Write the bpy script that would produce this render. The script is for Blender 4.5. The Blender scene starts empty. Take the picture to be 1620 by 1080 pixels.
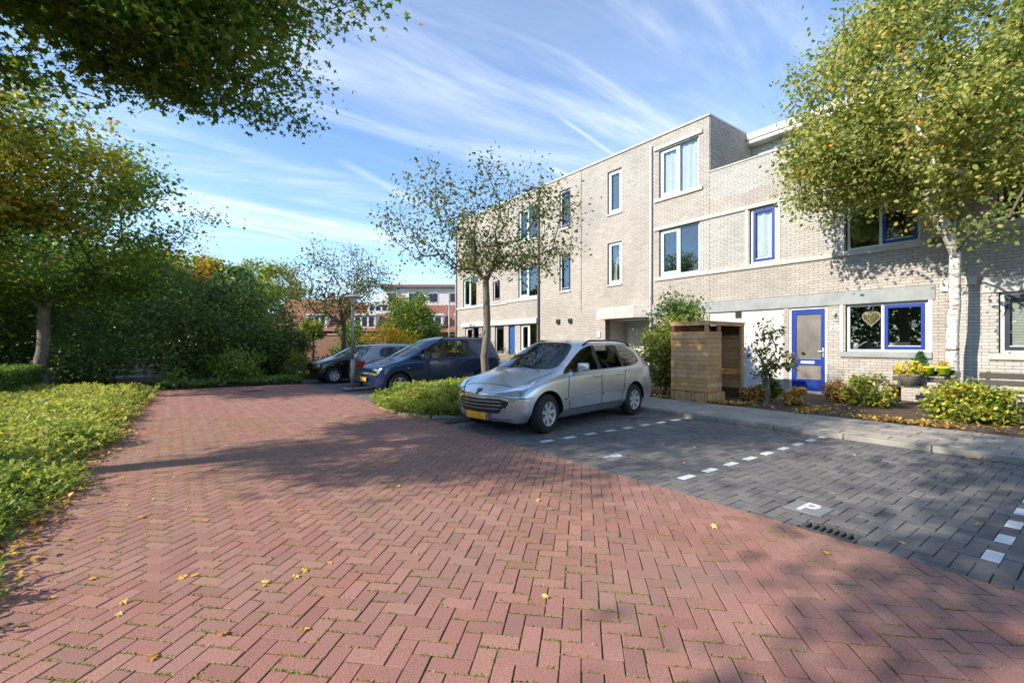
import bpy, bmesh, math, random
import numpy as np
from mathutils import Vector, Matrix
from mathutils.bvhtree import BVHTree

R = math.radians
scene = bpy.context.scene
COL = scene.collection

# ------------------------------------------------------------------ camera
cam_d = bpy.data.cameras.new('camera')
cam = bpy.data.objects.new('camera', cam_d)
COL.objects.link(cam)
cam.location = (0, 0, 1.42)
cam.rotation_euler = (R(90), 0, R(-36.39))
cam_d.sensor_width = 36
cam_d.sensor_fit = 'HORIZONTAL'
cam_d.lens = 16.13
cam_d.shift_y = 0.0031
cam_d.clip_start = 0.05
cam_d.clip_end = 3000
scene.camera = cam

# ------------------------------------------------------------------ light
SUN_EL = 32.0
SUN_AZ = -80.0            # from +Y towards +X: the sun stands over the trees beyond the verge
sdir = Vector((math.sin(R(SUN_AZ)) * math.cos(R(SUN_EL)), math.cos(R(SUN_AZ)) * math.cos(R(SUN_EL)), math.sin(R(SUN_EL))))
sun_d = bpy.data.lights.new('sun', 'SUN')
sun_d.energy = 3.6
sun_d.angle = R(0.6)
sun_d.color = (1.0, 0.90, 0.75)
sun = bpy.data.objects.new('sun', sun_d)
COL.objects.link(sun)
sun.rotation_euler = (-sdir).to_track_quat('-Z', 'Y').to_euler()

world = bpy.data.worlds.new('World')
scene.world = world
world.use_nodes = True
scene.view_settings.view_transform = 'Standard'
scene.view_settings.look = 'None'
scene.view_settings.gamma = 1
scene.view_settings.exposure = 1.1
scene.cycles.max_bounces = 8
scene.cycles.transparent_max_bounces = 12
scene.cycles.caustics_reflective = False
scene.cycles.caustics_refractive = False
scene.cycles.sample_clamp_indirect = 6


def build_world():
    nt = world.node_tree
    nt.nodes.clear()
    N = nt.nodes.new
    L = nt.links.new

    def math_(op, a, b=None, c=None, clamp=False):
        n = N('ShaderNodeMath'); n.operation = op; n.use_clamp = clamp
        for i, v in enumerate((a, b, c)):
            if v is None: continue
            if isinstance(v, (int, float)): n.inputs[i].default_value = v
            else: L(v, n.inputs[i])
        return n.outputs[0]

    def vec(op, a, b=None, s=None):
        n = N('ShaderNodeVectorMath'); n.operation = op
        for i, v in enumerate((a, b)):
            if v is None: continue
            if isinstance(v, (tuple, list)): n.inputs[i].default_value = v
            else: L(v, n.inputs[i])
        if s is not None:
            if isinstance(s, (int, float)): n.inputs['Scale'].default_value = s
            else: L(s, n.inputs['Scale'])
        return n.outputs['Value'] if op in ('DOT_PRODUCT', 'LENGTH', 'DISTANCE') else n.outputs[0]

    sky = N('ShaderNodeTexSky')
    sky.sky_type = 'NISHITA'
    sky.sun_disc = False
    sky.sun_elevation = R(SUN_EL)
    sky.sun_rotation = R(SUN_AZ) % (2 * math.pi)
    sky.altitude = 0
    sky.air_density = 0.85
    sky.dust_density = 0.0
    sky.ozone_density = 3.5
    tc = N('ShaderNodeTexCoord')
    sep = N('ShaderNodeSeparateXYZ'); L(tc.outputs['Generated'], sep.inputs[0])
    zz = math_('ADD', math_('MAXIMUM', sep.outputs[2], 0.0), 0.10)
    comb = N('ShaderNodeCombineXYZ')
    L(math_('DIVIDE', sep.outputs[0], zz), comb.inputs[0])
    L(math_('DIVIDE', sep.outputs[1], zz), comb.inputs[1])
    p = comb.outputs[0]

    def noise(scale, detail, rough, rot, sc, off, dist=0.0):
        mp = N('ShaderNodeMapping')
        mp.inputs['Rotation'].default_value = (0, 0, R(rot))
        mp.inputs['Scale'].default_value = sc
        mp.inputs['Location'].default_value = off
        L(p, mp.inputs[0])
        n = N('ShaderNodeTexNoise'); n.inputs['Scale'].default_value = scale
        n.inputs['Detail'].default_value = detail; n.inputs['Roughness'].default_value = rough
        n.inputs['Distortion'].default_value = dist
        L(mp.outputs[0], n.inputs['Vector'])
        return n.outputs['Fac']

    def ramp(v, lo, hi):
        n = N('ShaderNodeMapRange'); n.interpolation_type = 'SMOOTHSTEP'
        L(v, n.inputs[0]); n.inputs[1].default_value = lo; n.inputs[2].default_value = hi
        return n.outputs[0]

    fine = ramp(noise(1.1, 9, 0.62, 28, (0.55, 2.2, 1), (3.1, 1.7, 0), 0.9), 0.40, 0.78)
    patch = ramp(noise(0.42, 4, 0.55, 10, (0.8, 1.3, 1), (0.4, 5.2, 0), 0.4), 0.31, 0.63)
    veil = ramp(noise(0.7, 6, 0.6, -20, (0.7, 1.6, 1), (7.7, 2.2, 0), 0.6), 0.38, 0.80)
    cloud = math_('ADD', math_('MULTIPLY', math_('MULTIPLY', fine, patch), 0.75), math_('MULTIPLY', veil, 0.22), clamp=True)

    def pt(az, el):   # a direction as a point on the cloud layer
        z = math.sin(el); c = math.cos(el)
        return (math.sin(az) * c / (z + 0.10), math.cos(az) * c / (z + 0.10), 0)

    for (a, b, w, amt) in CONTRAILS:
        A = pt(*a); B = pt(*b)
        ab = (B[0] - A[0], B[1] - A[1], 0); l2 = ab[0] ** 2 + ab[1] ** 2
        pa = vec('SUBTRACT', p, A)
        t = math_('MULTIPLY', vec('DOT_PRODUCT', pa, ab), 1 / l2, clamp=True)
        q = vec('SUBTRACT', pa, vec('SCALE', ab, None, t))
        nn = noise(2.6, 6, 0.65, 15, (1, 1, 1), (a[0], b[0], 0), 0.5)
        dist = math_('ADD', vec('LENGTH', q), math_('MULTIPLY', math_('SUBTRACT', nn, 0.5), w * 2.2))
        s = ramp(dist, w, 0.0)
        ends = math_('MULTIPLY', ramp(t, 0.0, 0.25), ramp(t, 1.0, 0.7))
        cloud = math_('ADD', cloud, math_('MULTIPLY', math_('MULTIPLY', s, ends), amt), clamp=True)

    low = ramp(sep.outputs[2], -0.02, 0.12)
    mix = N('ShaderNodeMix'); mix.data_type = 'RGBA'
    L(math_('MULTIPLY', cloud, low), mix.inputs[0])
    L(sky.outputs[0], mix.inputs[6])
    mix.inputs[7].default_value = CLOUD_COL
    bg = N('ShaderNodeBackground'); L(mix.outputs[2], bg.inputs[0]); bg.inputs[1].default_value = 0.15
    out = N('ShaderNodeOutputWorld'); L(bg.outputs[0], out.inputs[0])


def px_dir(x, y):        # azimuth and elevation of the sky seen in that part of the photograph
    u = (x - 810) / 726; v = (545 - y) / 726
    return (R(36.39) + math.atan(u), math.atan(v / math.hypot(1, u)))


CLOUD_COL = (3.9, 4.2, 4.5, 1)
CONTRAILS = [(px_dir(230, 292), px_dir(580, 368), 0.06, 0.34), (px_dir(355, 348), px_dir(520, 392), 0.022, 0.5),
             (px_dir(870, 175), px_dir(985, 255), 0.014, 0.28), (px_dir(520, 245), px_dir(680, 330), 0.05, 0.22),
             (px_dir(860, 262), px_dir(930, 292), 0.03, 0.4)]
build_world()


# ------------------------------------------------------------------ materials
def nodes_of(name):
    m = bpy.data.materials.new(name); m.use_nodes = True
    nt = m.node_tree
    return m, nt, nt.nodes['Principled BSDF'], nt.nodes['Material Output']


def mat(name, col, rough=0.6, metal=0.0, var=0.0, scale=6.0, col2=None, bump=0.0, bscale=40.0, coat=0.0, spec=0.5, thresh=(0.35, 0.65), stretch=(1, 1, 1), coords='Object'):
    m, nt, b, out = nodes_of(name)
    b.inputs['Roughness'].default_value = rough
    b.inputs['Metallic'].default_value = metal
    b.inputs['Specular IOR Level'].default_value = spec
    b.inputs['Coat Weight'].default_value = coat
    b.inputs['Coat Roughness'].default_value = 0.06
    c = (*col, 1)
    if var == 0 and col2 is None:
        b.inputs['Base Color'].default_value = c
    tc = nt.nodes.new('ShaderNodeTexCoord')
    mp = nt.nodes.new('ShaderNodeMapping'); nt.links.new(tc.outputs[coords], mp.inputs[0])
    mp.inputs['Scale'].default_value = stretch
    if var or col2 is not None:
        n = nt.nodes.new('ShaderNodeTexNoise'); n.inputs['Scale'].default_value = scale; n.inputs['Detail'].default_value = 7
        n.inputs['Roughness'].default_value = 0.62
        nt.links.new(mp.outputs[0], n.inputs['Vector'])
        rp = nt.nodes.new('ShaderNodeValToRGB'); nt.links.new(n.outputs['Fac'], rp.inputs[0])
        if col2 is None: col2 = tuple(x * (1 - var) for x in col)
        rp.color_ramp.elements[0].position = thresh[0]; rp.color_ramp.elements[1].position = thresh[1]
        rp.color_ramp.elements[0].color = (*col2, 1); rp.color_ramp.elements[1].color = c
        nt.links.new(rp.outputs[0], b.inputs['Base Color'])
    if bump:
        n2 = nt.nodes.new('ShaderNodeTexNoise'); n2.inputs['Scale'].default_value = bscale; n2.inputs['Detail'].default_value = 6
        nt.links.new(mp.outputs[0], n2.inputs['Vector'])
        bp = nt.nodes.new('ShaderNodeBump'); bp.inputs['Strength'].default_value = bump; bp.inputs['Distance'].default_value = 0.01
        nt.links.new(n2.outputs['Fac'], bp.inputs['Height']); nt.links.new(bp.outputs[0], b.inputs['Normal'])
    return m


def piece_mat(name, cols, rough=0.85, grain=180.0, grain_amt=0.25, stain=None, stain_scale=0.5, bump=0.5, stain_rng=(0.45, 0.7), stain_amt=0.6):
    """bricks, pavers, tiles, planks: each piece takes its own shade from cols, with grain, relief and weather stains"""
    m, nt, b, out = nodes_of(name)
    N = nt.nodes.new; L = nt.links.new
    b.inputs['Roughness'].default_value = rough
    b.inputs['Specular IOR Level'].default_value = 0.3
    g = N('ShaderNodeNewGeometry'); oi = N('ShaderNodeObjectInfo')
    ad = N('ShaderNodeMath'); ad.operation = 'ADD'; L(g.outputs['Random Per Island'], ad.inputs[0]); L(oi.outputs['Random'], ad.inputs[1])
    fr = N('ShaderNodeMath'); fr.operation = 'FRACT'; L(ad.outputs[0], fr.inputs[0])
    rp = N('ShaderNodeValToRGB'); L(fr.outputs[0], rp.inputs[0])
    el = rp.color_ramp.elements
    for i, c in enumerate(cols):
        pos = i / (len(cols) - 1)
        e = el[0] if i == 0 else (el[-1] if i == len(cols) - 1 else el.new(pos))
        e.position = pos; e.color = (*c, 1)
    pos = g.outputs['Position']
    n1 = N('ShaderNodeTexNoise'); n1.inputs['Scale'].default_value = grain; n1.inputs['Detail'].default_value = 3; L(pos, n1.inputs['Vector'])
    mr = N('ShaderNodeMapRange'); L(n1.outputs['Fac'], mr.inputs[0]); mr.inputs[1].default_value = 0.3; mr.inputs[2].default_value = 0.7
    mr.inputs[3].default_value = 1 - grain_amt; mr.inputs[4].default_value = 1 + grain_amt
    mx = N('ShaderNodeVectorMath'); mx.operation = 'SCALE'; L(rp.outputs[0], mx.inputs[0]); L(mr.outputs[0], mx.inputs['Scale'])
    col = mx.outputs[0]
    if stain:
        n2 = N('ShaderNodeTexNoise'); n2.inputs['Scale'].default_value = stain_scale; n2.inputs['Detail'].default_value = 8; n2.inputs['Roughness'].default_value = 0.65
        L(pos, n2.inputs['Vector'])
        m2 = N('ShaderNodeMapRange'); L(n2.outputs['Fac'], m2.inputs[0]); m2.inputs[1].default_value = stain_rng[0]; m2.inputs[2].default_value = stain_rng[1]
        m2.inputs[3].default_value = 0; m2.inputs[4].default_value = stain_amt
        mi = N('ShaderNodeMix'); mi.data_type = 'RGBA'; L(m2.outputs[0], mi.inputs[0]); L(col, mi.inputs[6]); mi.inputs[7].default_value = (*stain, 1)
        col = mi.outputs[2]
    L(col, b.inputs['Base Color'])
    bp = N('ShaderNodeBump'); bp.inputs['Strength'].default_value = bump; bp.inputs['Distance'].default_value = 0.004
    L(n1.outputs['Fac'], bp.inputs['Height']); L(bp.outputs[0], b.inputs['Normal'])
    return m


def leaf_mat(name, stops, trans=0.35, rough=0.55):
    m, nt, b, out = nodes_of(name)
    N = nt.nodes.new; L = nt.links.new
    at = N('ShaderNodeAttribute'); at.attribute_name = 'tint'
    rp = N('ShaderNodeValToRGB'); L(at.outputs['Fac'], rp.inputs[0])
    el = rp.color_ramp.elements
    for i, (pos, c) in enumerate(stops):
        e = el[0] if i == 0 else (el[-1] if i == len(stops) - 1 else el.new(pos))
        e.position = pos; e.color = (*[min(.7, v * 1.7) for v in c], 1)
    b.inputs['Roughness'].default_value = rough
    b.inputs['Specular IOR Level'].default_value = 0.35
    L(rp.outputs[0], b.inputs['Base Color'])
    tr = N('ShaderNodeBsdfTranslucent')
    sc = N('ShaderNodeVectorMath'); sc.operation = 'MULTIPLY'; L(rp.outputs[0], sc.inputs[0]); sc.inputs[1].default_value = (1.5, 1.6, 0.9)
    L(sc.outputs[0], tr.inputs[0])
    mx = N('ShaderNodeMixShader'); mx.inputs[0].default_value = trans
    L(b.outputs[0], mx.inputs[1]); L(tr.outputs[0], mx.inputs[2]); L(mx.outputs[0], out.inputs[0])
    return m


def glass_mat(name, tint=(0.8, 0.86, 0.86), base=0.10, rough=0.01, gain=0.9):
    m, nt, b, out = nodes_of(name)
    N = nt.nodes.new; L = nt.links.new
    nt.nodes.remove(b)
    t = N('ShaderNodeBsdfTransparent'); t.inputs[0].default_value = (*tint, 1)
    g = N('ShaderNodeBsdfGlossy'); g.inputs['Roughness'].default_value = rough; g.inputs['Color'].default_value = (0.95, 0.98, 1, 1)
    f = N('ShaderNodeFresnel'); f.inputs['IOR'].default_value = 1.5
    a = N('ShaderNodeMath'); a.operation = 'MULTIPLY_ADD'; a.use_clamp = True; L(f.outputs[0], a.inputs[0]); a.inputs[1].default_value = gain; a.inputs[2].default_value = base
    mx = N('ShaderNodeMixShader'); L(a.outputs[0], mx.inputs[0]); L(t.outputs[0], mx.inputs[1]); L(g.outputs[0], mx.inputs[2])
    L(mx.outputs[0], out.inputs[0])
    return m


# ------------------------------------------------------------------ mesh helpers
class MB:
    def __init__(s): s.v = []; s.f = []
    def add(s, v, f):
        o = len(s.v); s.v += [tuple(x) for x in v]; s.f += [tuple(o + i for i in q) for q in f]; return s
    def box(s, x0, x1, y0, y1, z0, z1):
        if x0 > x1: x0, x1 = x1, x0
        if y0 > y1: y0, y1 = y1, y0
        v = [(x0, y0, z0), (x1, y0, z0), (x1, y1, z0), (x0, y1, z0), (x0, y0, z1), (x1, y0, z1), (x1, y1, z1), (x0, y1, z1)]
        return s.add(v, [(0, 3, 2, 1), (4, 5, 6, 7), (0, 1, 5, 4), (1, 2, 6, 5), (2, 3, 7, 6), (3, 0, 4, 7)])
    def bbox(s, x0, x1, y0, y1, z0, z1, b=0.01):
        """box with chamfered edges"""
        bm = bmesh.new(); bmesh.ops.create_cube(bm, size=1)
        for v in bm.verts: v.co = Vector(((x0 + x1) / 2 + v.co.x * abs(x1 - x0), (y0 + y1) / 2 + v.co.y * abs(y1 - y0), (z0 + z1) / 2 + v.co.z * abs(z1 - z0)))
        bmesh.ops.bevel(bm, geom=bm.edges[:], offset=b, segments=2, affect='EDGES', profile=0.6)
        bm.verts.index_update()
        s.add([v.co.copy() for v in bm.verts], [[v.index for v in f.verts] for f in bm.faces]); bm.free(); return s
    def tube(s, pts, rad, n=8, cap=True):
        pts = [Vector(p) for p in pts]; o = len(s.v)
        rads = rad if isinstance(rad, (list, tuple)) else [rad] * len(pts)
        for i, p in enumerate(pts):
            d = (pts[min(i + 1, len(pts) - 1)] - pts[max(i - 1, 0)]).normalized()
            a = Vector((0, 0, 1)) if abs(d.z) < 0.9 else Vector((1, 0, 0))
            u = d.cross(a).normalized(); w = d.cross(u)
            for k in range(n):
                t = 2 * math.pi * k / n; q = p + (u * math.cos(t) + w * math.sin(t)) * rads[i]; s.v.append(tuple(q))
        for i in range(len(pts) - 1):
            for k in range(n):
                s.f.append((o + i * n + k, o + i * n + (k + 1) % n, o + (i + 1) * n + (k + 1) % n, o + (i + 1) * n + k))
        if cap:
            s.f.append(tuple(o + k for k in range(n))[::-1]); e = o + (len(pts) - 1) * n; s.f.append(tuple(e + k for k in range(n)))
        return s
    def lathe(s, prof, n=24, axis='z', c=(0, 0, 0)):
        o = len(s.v); k0 = len(prof)
        for i in range(n):
            t = 2 * math.pi * i / n
            for (r, h) in prof:
                if axis == 'z': s.v.append((c[0] + r * math.cos(t), c[1] + r * math.sin(t), c[2] + h))
                else: s.v.append((c[0] + r * math.cos(t), c[1] + h, c[2] + r * math.sin(t)))
        for i in range(n):
            j = (i + 1) % n
            for k in range(k0 - 1):
                s.f.append((o + i * k0 + k, o + j * k0 + k, o + j * k0 + k + 1, o + i * k0 + k + 1))
        return s
    def prism(s, poly, z0, z1, bev=0.0):
        """convex polygon (counter-clockwise) in x,y, with a chamfered top edge and an open bottom"""
        n = len(poly); cx = sum(p[0] for p in poly) / n; cy = sum(p[1] for p in poly) / n
        v = [(x, y, z0) for x, y in poly] + [(x, y, z1 - bev) for x, y in poly]
        f = [(i, (i + 1) % n, n + (i + 1) % n, n + i) for i in range(n)]
        if bev:
            for x, y in poly:
                d = math.hypot(x - cx, y - cy) or 1; k = 1 - min(0.4, bev * 1.4 / d); v.append((cx + (x - cx) * k, cy + (y - cy) * k, z1))
            f += [(n + i, n + (i + 1) % n, 2 * n + (i + 1) % n, 2 * n + i) for i in range(n)]; f.append(tuple(range(2 * n, 3 * n)))
        else: f.append(tuple(range(n, 2 * n)))
        return s.add(v, f)
    def mesh(s, name):
        me = bpy.data.meshes.new(name); me.from_pydata(s.v, [], s.f); me.update(); return me
    def build(s, name, m, parent=None, loc=None, smooth=False, **tags):
        return ob(name, s.mesh(name), m, parent, loc, smooth, **tags)


def ob(name, me, m, parent=None, loc=None, smooth=False, rot=None, **tags):
    o = bpy.data.objects.new(name, me); COL.objects.link(o)
    if me is not None and m is not None and len(me.materials) == 0: me.materials.append(m)
    if parent is not None: o.parent = parent
    if loc is not None: o.location = loc
    if rot is not None: o.rotation_euler = rot
    if smooth and me is not None: me.polygons.foreach_set('use_smooth', [True] * len(me.polygons))
    for k, v in tags.items(): o[k] = v
    return o


def thing(name, loc, label, category, group=None, rz=0.0):
    o = bpy.data.objects.new(name, None); COL.objects.link(o)
    o.empty_display_size = 0.2
    o.location = loc; o.rotation_euler = (0, 0, rz)
    o['label'] = label; o['category'] = category
    if group: o['group'] = group
    return o


def np_mesh(name, V, F, tint=None, smooth=False):
    """V (n,3) array, F (m,k) array of polygons that all have k corners"""
    me = bpy.data.meshes.new(name)
    V = np.ascontiguousarray(V, dtype=np.float32); F = np.ascontiguousarray(F, dtype=np.int32)
    me.vertices.add(len(V)); me.vertices.foreach_set('co', V.ravel())
    m, k = F.shape
    me.loops.add(m * k); me.loops.foreach_set('vertex_index', F.ravel())
    me.polygons.add(m); me.polygons.foreach_set('loop_start', np.arange(0, m * k, k, dtype=np.int32))
    if smooth: me.polygons.foreach_set('use_smooth', np.ones(m, dtype=bool))
    if tint is not None:
        a = me.attributes.new('tint', 'FLOAT', 'FACE'); a.data.foreach_set('value', np.ascontiguousarray(tint, dtype=np.float32))
    me.update(calc_edges=True)
    return me


LEAF = {'oval': (np.array([(0, 0, 0), (.3, .3, .06), (.27, .66, .05), (0, 1, -.04), (-.27, .66, .05), (-.3, .3, .06)], float), np.array([[0, 1, 2, 3], [0, 3, 4, 5]])),
        'blade': (np.array([(0, 0, 0), (.22, .5, .05), (0, 1, -.08), (-.22, .5, .05)], float), np.array([[0, 1, 2, 3]])),
        'card': (np.array([(0, 0, 0), (.34, .48, .07), (0, 1, -.06), (-.34, .48, .07)], float), np.array([[0, 1, 2, 3]])),
        'lobed': (np.array([(0, 0, 0), (.14, .3, .03), (.5, .5, -.04), (.17, .58, .03), (0, 1, -.08), (-.17, .58, .03), (-.5, .5, -.04), (-.14, .3, .03)], float), np.array([[0, 1, 3, 5], [1, 2, 3, 3], [3, 4, 5, 5], [0, 5, 7, 7], [7, 5, 6, 6]])),
        'maple': (np.array([(0, 0, 0), (.16, .22, 0), (.5, .14, -.05), (.36, .38, .02), (.52, .66, -.06), (.2, .62, .02), (0, 1, -.08), (-.2, .62, .02), (-.52, .66, -.06), (-.36, .38, .02), (-.5, .14, -.05), (-.16, .22, 0)], float),
                  np.array([[0, 1, 3, 5], [1, 2, 3, 3], [3, 4, 5, 5], [0, 5, 6, 7], [0, 7, 9, 11], [11, 9, 10, 10], [9, 7, 8, 8]]))}


def leaves_mesh(name, P, size, rng, kind='oval', up=0.6, tint=None, droop=0.0, dirs=None):
    """one small leaf-shaped face group at every point of P, random heading, mostly facing up"""
    n = len(P)
    T, F = LEAF[kind]
    th = rng.uniform(0, 2 * np.pi, n)
    yd = np.stack([np.cos(th), np.sin(th), rng.normal(-droop, 0.45, n)], 1)
    if dirs is not None: yd = dirs + rng.normal(0, 0.45, (n, 3))
    yd /= np.linalg.norm(yd, axis=1, keepdims=True)
    nz = np.stack([rng.normal(0, 1, n), rng.normal(0, 1, n), rng.normal(0, 1, n)], 1) * (1 - up) + np.array([0, 0, up])
    xd = np.cross(yd, nz); xd /= np.linalg.norm(xd, axis=1, keepdims=True) + 1e-9
    zd = np.cross(xd, yd)
    s = size * rng.uniform(0.5, 1.5, n)
    W = (T[None, :, 0, None] * xd[:, None] + T[None, :, 1, None] * yd[:, None] + T[None, :, 2, None] * zd[:, None]) * s[:, None, None] + P[:, None]
    FF = (F[None] + (np.arange(n) * len(T))[:, None, None])
    tt = None if tint is None else np.repeat(tint, len(F))
    if kind in ('maple', 'lobed'):
        me = bpy.data.meshes.new(name)
        flat = []
        quads = np.array([f[0] != -1 and len(set(f)) == 4 for f in F.tolist()])
        tri = F[~quads][:, :3]; qd = F[quads]
        base = (np.arange(n) * len(T))[:, None, None]
        q = (qd[None] + base).reshape(-1, 4); t = (tri[None] + base).reshape(-1, 3)
        V = W.reshape(-1, 3).astype(np.float32)
        me.vertices.add(len(V)); me.vertices.foreach_set('co', V.ravel())
        li = np.concatenate([q.ravel(), t.ravel()]).astype(np.int32)
        me.loops.add(len(li)); me.loops.foreach_set('vertex_index', li)
        st = np.concatenate([np.arange(len(q)) * 4, len(q) * 4 + np.arange(len(t)) * 3]).astype(np.int32)
        me.polygons.add(len(st)); me.polygons.foreach_set('loop_start', st)
        if tint is not None:
            a = me.attributes.new('tint', 'FLOAT', 'FACE')
            a.data.foreach_set('value', np.concatenate([np.repeat(tint, len(qd)), np.repeat(tint, len(tri))]).astype(np.float32))
        me.update(calc_edges=True)
        return me
    return np_mesh(name, W.reshape(-1, 3), FF.reshape(-1, F.shape[1]), tt)


def clip(poly, a, b, c):
    """keep the part of a convex polygon where a*x + b*y <= c"""
    out = []
    for i in range(len(poly)):
        p, q = poly[i], poly[(i + 1) % len(poly)]
        dp = a * p[0] + b * p[1] - c; dq = a * q[0] + b * q[1] - c
        if dp <= 0: out.append(p)
        if (dp < 0 < dq) or (dq < 0 < dp):
            t = dp / (dp - dq); out.append((p[0] + (q[0] - p[0]) * t, p[1] + (q[1] - p[1]) * t))
    return out


def area(poly):
    return 0.5 * abs(sum(poly[i][0] * poly[(i + 1) % len(poly)][1] - poly[(i + 1) % len(poly)][0] * poly[i][1] for i in range(len(poly))))


def in_view(x, y, z=0.0):
    D = x * 0.5933 + y * 0.805; Rr = x * 0.805 - y * 0.5933
    if D < 0.5: return None
    px = 810 + 726 * Rr / D; py = 545 + 726 * (1.42 - z) / D
    return D if (-30 < px < 1650 and -30 < py < 1110) else None
# ------------------------------------------------------------------ ground, road, bays, pavement
rnd = random.Random(5)
M_ground = mat('meadow_soil', (0.07, 0.085, 0.03), 0.95, scale=0.6, col2=(0.05, 0.04, 0.025), bump=0.6, bscale=20)
M_sand = mat('joint_sand_moss', (0.035, 0.032, 0.026), 0.95, scale=2.2, col2=(0.075, 0.115, 0.022), thresh=(0.44, 0.56), bump=0.6, bscale=120)
M_sand2 = mat('joint_sand', (0.028, 0.027, 0.026), 0.95, scale=3, col2=(0.06, 0.06, 0.045), bump=0.5, bscale=120)
M_red = piece_mat('red_clinker', [(0.27, 0.130, 0.105), (0.33, 0.162, 0.132), (0.295, 0.148, 0.123), (0.36, 0.188, 0.152), (0.315, 0.148, 0.118), (0.255, 0.138, 0.118)], 0.85, 130, 0.3,
                  stain=(0.27, 0.19, 0.15), stain_scale=0.9, stain_amt=0.6, bump=0.6)
M_grey = piece_mat('grey_clinker', [(0.112, 0.108, 0.108), (0.165, 0.158, 0.155), (0.13, 0.124, 0.124), (0.20, 0.19, 0.18), (0.142, 0.136, 0.135), (0.178, 0.165, 0.152)], 0.78, 220, 0.22,
                   stain=(0.075, 0.072, 0.07), stain_scale=1.3, stain_amt=0.6, bump=0.5)
M_white = piece_mat('white_clinker', [(0.66, 0.67, 0.66), (0.74, 0.74, 0.72)], 0.7, 200, 0.1, stain=(0.4, 0.4, 0.38), stain_scale=6, stain_amt=0.5)
M_tile = piece_mat('concrete_tile', [(0.33, 0.29, 0.245), (0.39, 0.345, 0.295), (0.355, 0.318, 0.275), (0.43, 0.375, 0.315)], 0.88, 160, 0.18,
                   stain=(0.15, 0.14, 0.12), stain_scale=1.5, stain_amt=0.55)
M_kerb = piece_mat('kerb_concrete', [(0.30, 0.285, 0.25), (0.34, 0.32, 0.285)], 0.88, 140, 0.18, stain=(0.16, 0.155, 0.12), stain_scale=2.5, stain_amt=0.7)
M_soil = mat('garden_soil', (0.115, 0.075, 0.048), 0.97, scale=3.5, col2=(0.06, 0.042, 0.028), bump=1.0, bscale=35)

g = bpy.data.objects
gm = MB().add([(-400, -400, -0.09), (400, -400, -0.09), (400, 400, -0.09), (-400, 400, -0.09)], [(0, 1, 2, 3)]).build('ground', M_ground, kind='structure')

ROAD_X1 = 3.92
ROAD_Y0, ROAD_Y1 = -1.6, 17.9


def road_left(y): return -0.90 + 0.4 * (y - 4.0) / 13.0


def sheet(name, poly, z, m, parent=None, **t):
    return MB().add([(x, y, z) for x, y in poly], [tuple(range(len(poly)))]).build(name, m, parent, **t)


road = sheet('road', [(-1.2, ROAD_Y0), (ROAD_X1, ROAD_Y0), (ROAD_X1, ROAD_Y1 + .3), (-0.6, ROAD_Y1 - .3)], -0.0065, M_sand, kind='structure', label='red herringbone clinker road with moss in its joints')


def add_pieces(parent, pieces, name, m, field, z0=-0.05, z1=0.0, bev=0.002, limit=300, jz=0.0016):
    """pieces: convex polygons. The limit nearest in view become objects; the others one joined part."""
    key = []
    for i, p in enumerate(pieces):
        cx = sum(q[0] for q in p) / len(p); cy = sum(q[1] for q in p) / len(p)
        D = in_view(cx, cy); key.append((D if D else 1e6, i))
    key.sort(); near = {i for D, i in key[:limit] if D < 1e5}
    mb = MB(); cache = {}
    for i, p in enumerate(pieces):
        cx = sum(q[0] for q in p) / len(p); cy = sum(q[1] for q in p) / len(p); dz = rnd.uniform(-jz, jz)
        if i in near:
            loc = [(round(q[0] - cx, 4), round(q[1] - cy, 4)) for q in p]; k = tuple(loc)
            if k not in cache: cache[k] = MB().prism(loc, z0, z1, bev).mesh(name)
            o = ob(name, cache[k], m, parent, (cx, cy, dz), rot=(rnd.gauss(0, .004), rnd.gauss(0, .004), rnd.gauss(0, .004)))
        else:
            mb.prism(p, z0, z1 + dz, bev)
    if mb.v: mb.build(field, m, parent, kind='stuff')


# red herringbone at 45 degrees to the kerb
reds = []
a = 0.0962; gp = 0.0034
c45 = math.cos(R(45)); s45 = math.sin(R(45))
for i in range(-70, 195):
    for j in range(-125, 145):
        k = (i - j) % 4
        if k == 0: q = [(i * a + gp, j * a + gp), ((i + 2) * a - gp, j * a + gp), ((i + 2) * a - gp, (j + 1) * a - gp), (i * a + gp, (j + 1) * a - gp)]
        elif k == 3: q = [(i * a + gp, j * a + gp), ((i + 1) * a - gp, j * a + gp), ((i + 1) * a - gp, (j + 2) * a - gp), (i * a + gp, (j + 2) * a - gp)]
        else: continue
        cx, cy = q[0][0] * c45 - q[0][1] * s45, q[0][0] * s45 + q[0][1] * c45
        if not (-1.6 < cx < 4.3 and ROAD_Y0 - .3 < cy < ROAD_Y1 + .5): continue
        jx, jy = rnd.gauss(0, .0012), rnd.gauss(0, .0012)
        q = [(x * c45 - y * s45 + jx, x * s45 + y * c45 + jy) for x, y in q]
        q = clip(q, 1, 0, ROAD_X1 - 0.004)
        if len(q) >= 3: q = clip(q, 0, -1, -ROAD_Y0)
        if len(q) >= 3: q = clip(q, -0.06, 1, ROAD_Y1 - 0.05)
        if len(q) >= 3: q = clip(q, -1, 0.4 / 13, 0.90 + 0.12 + 0.4 * 4 / 13)
        if len(q) < 3 or area(q) < 0.0002: continue
        reds.append(q)
add_pieces(road, reds, 'paver', M_red, 'paver_field')

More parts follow.
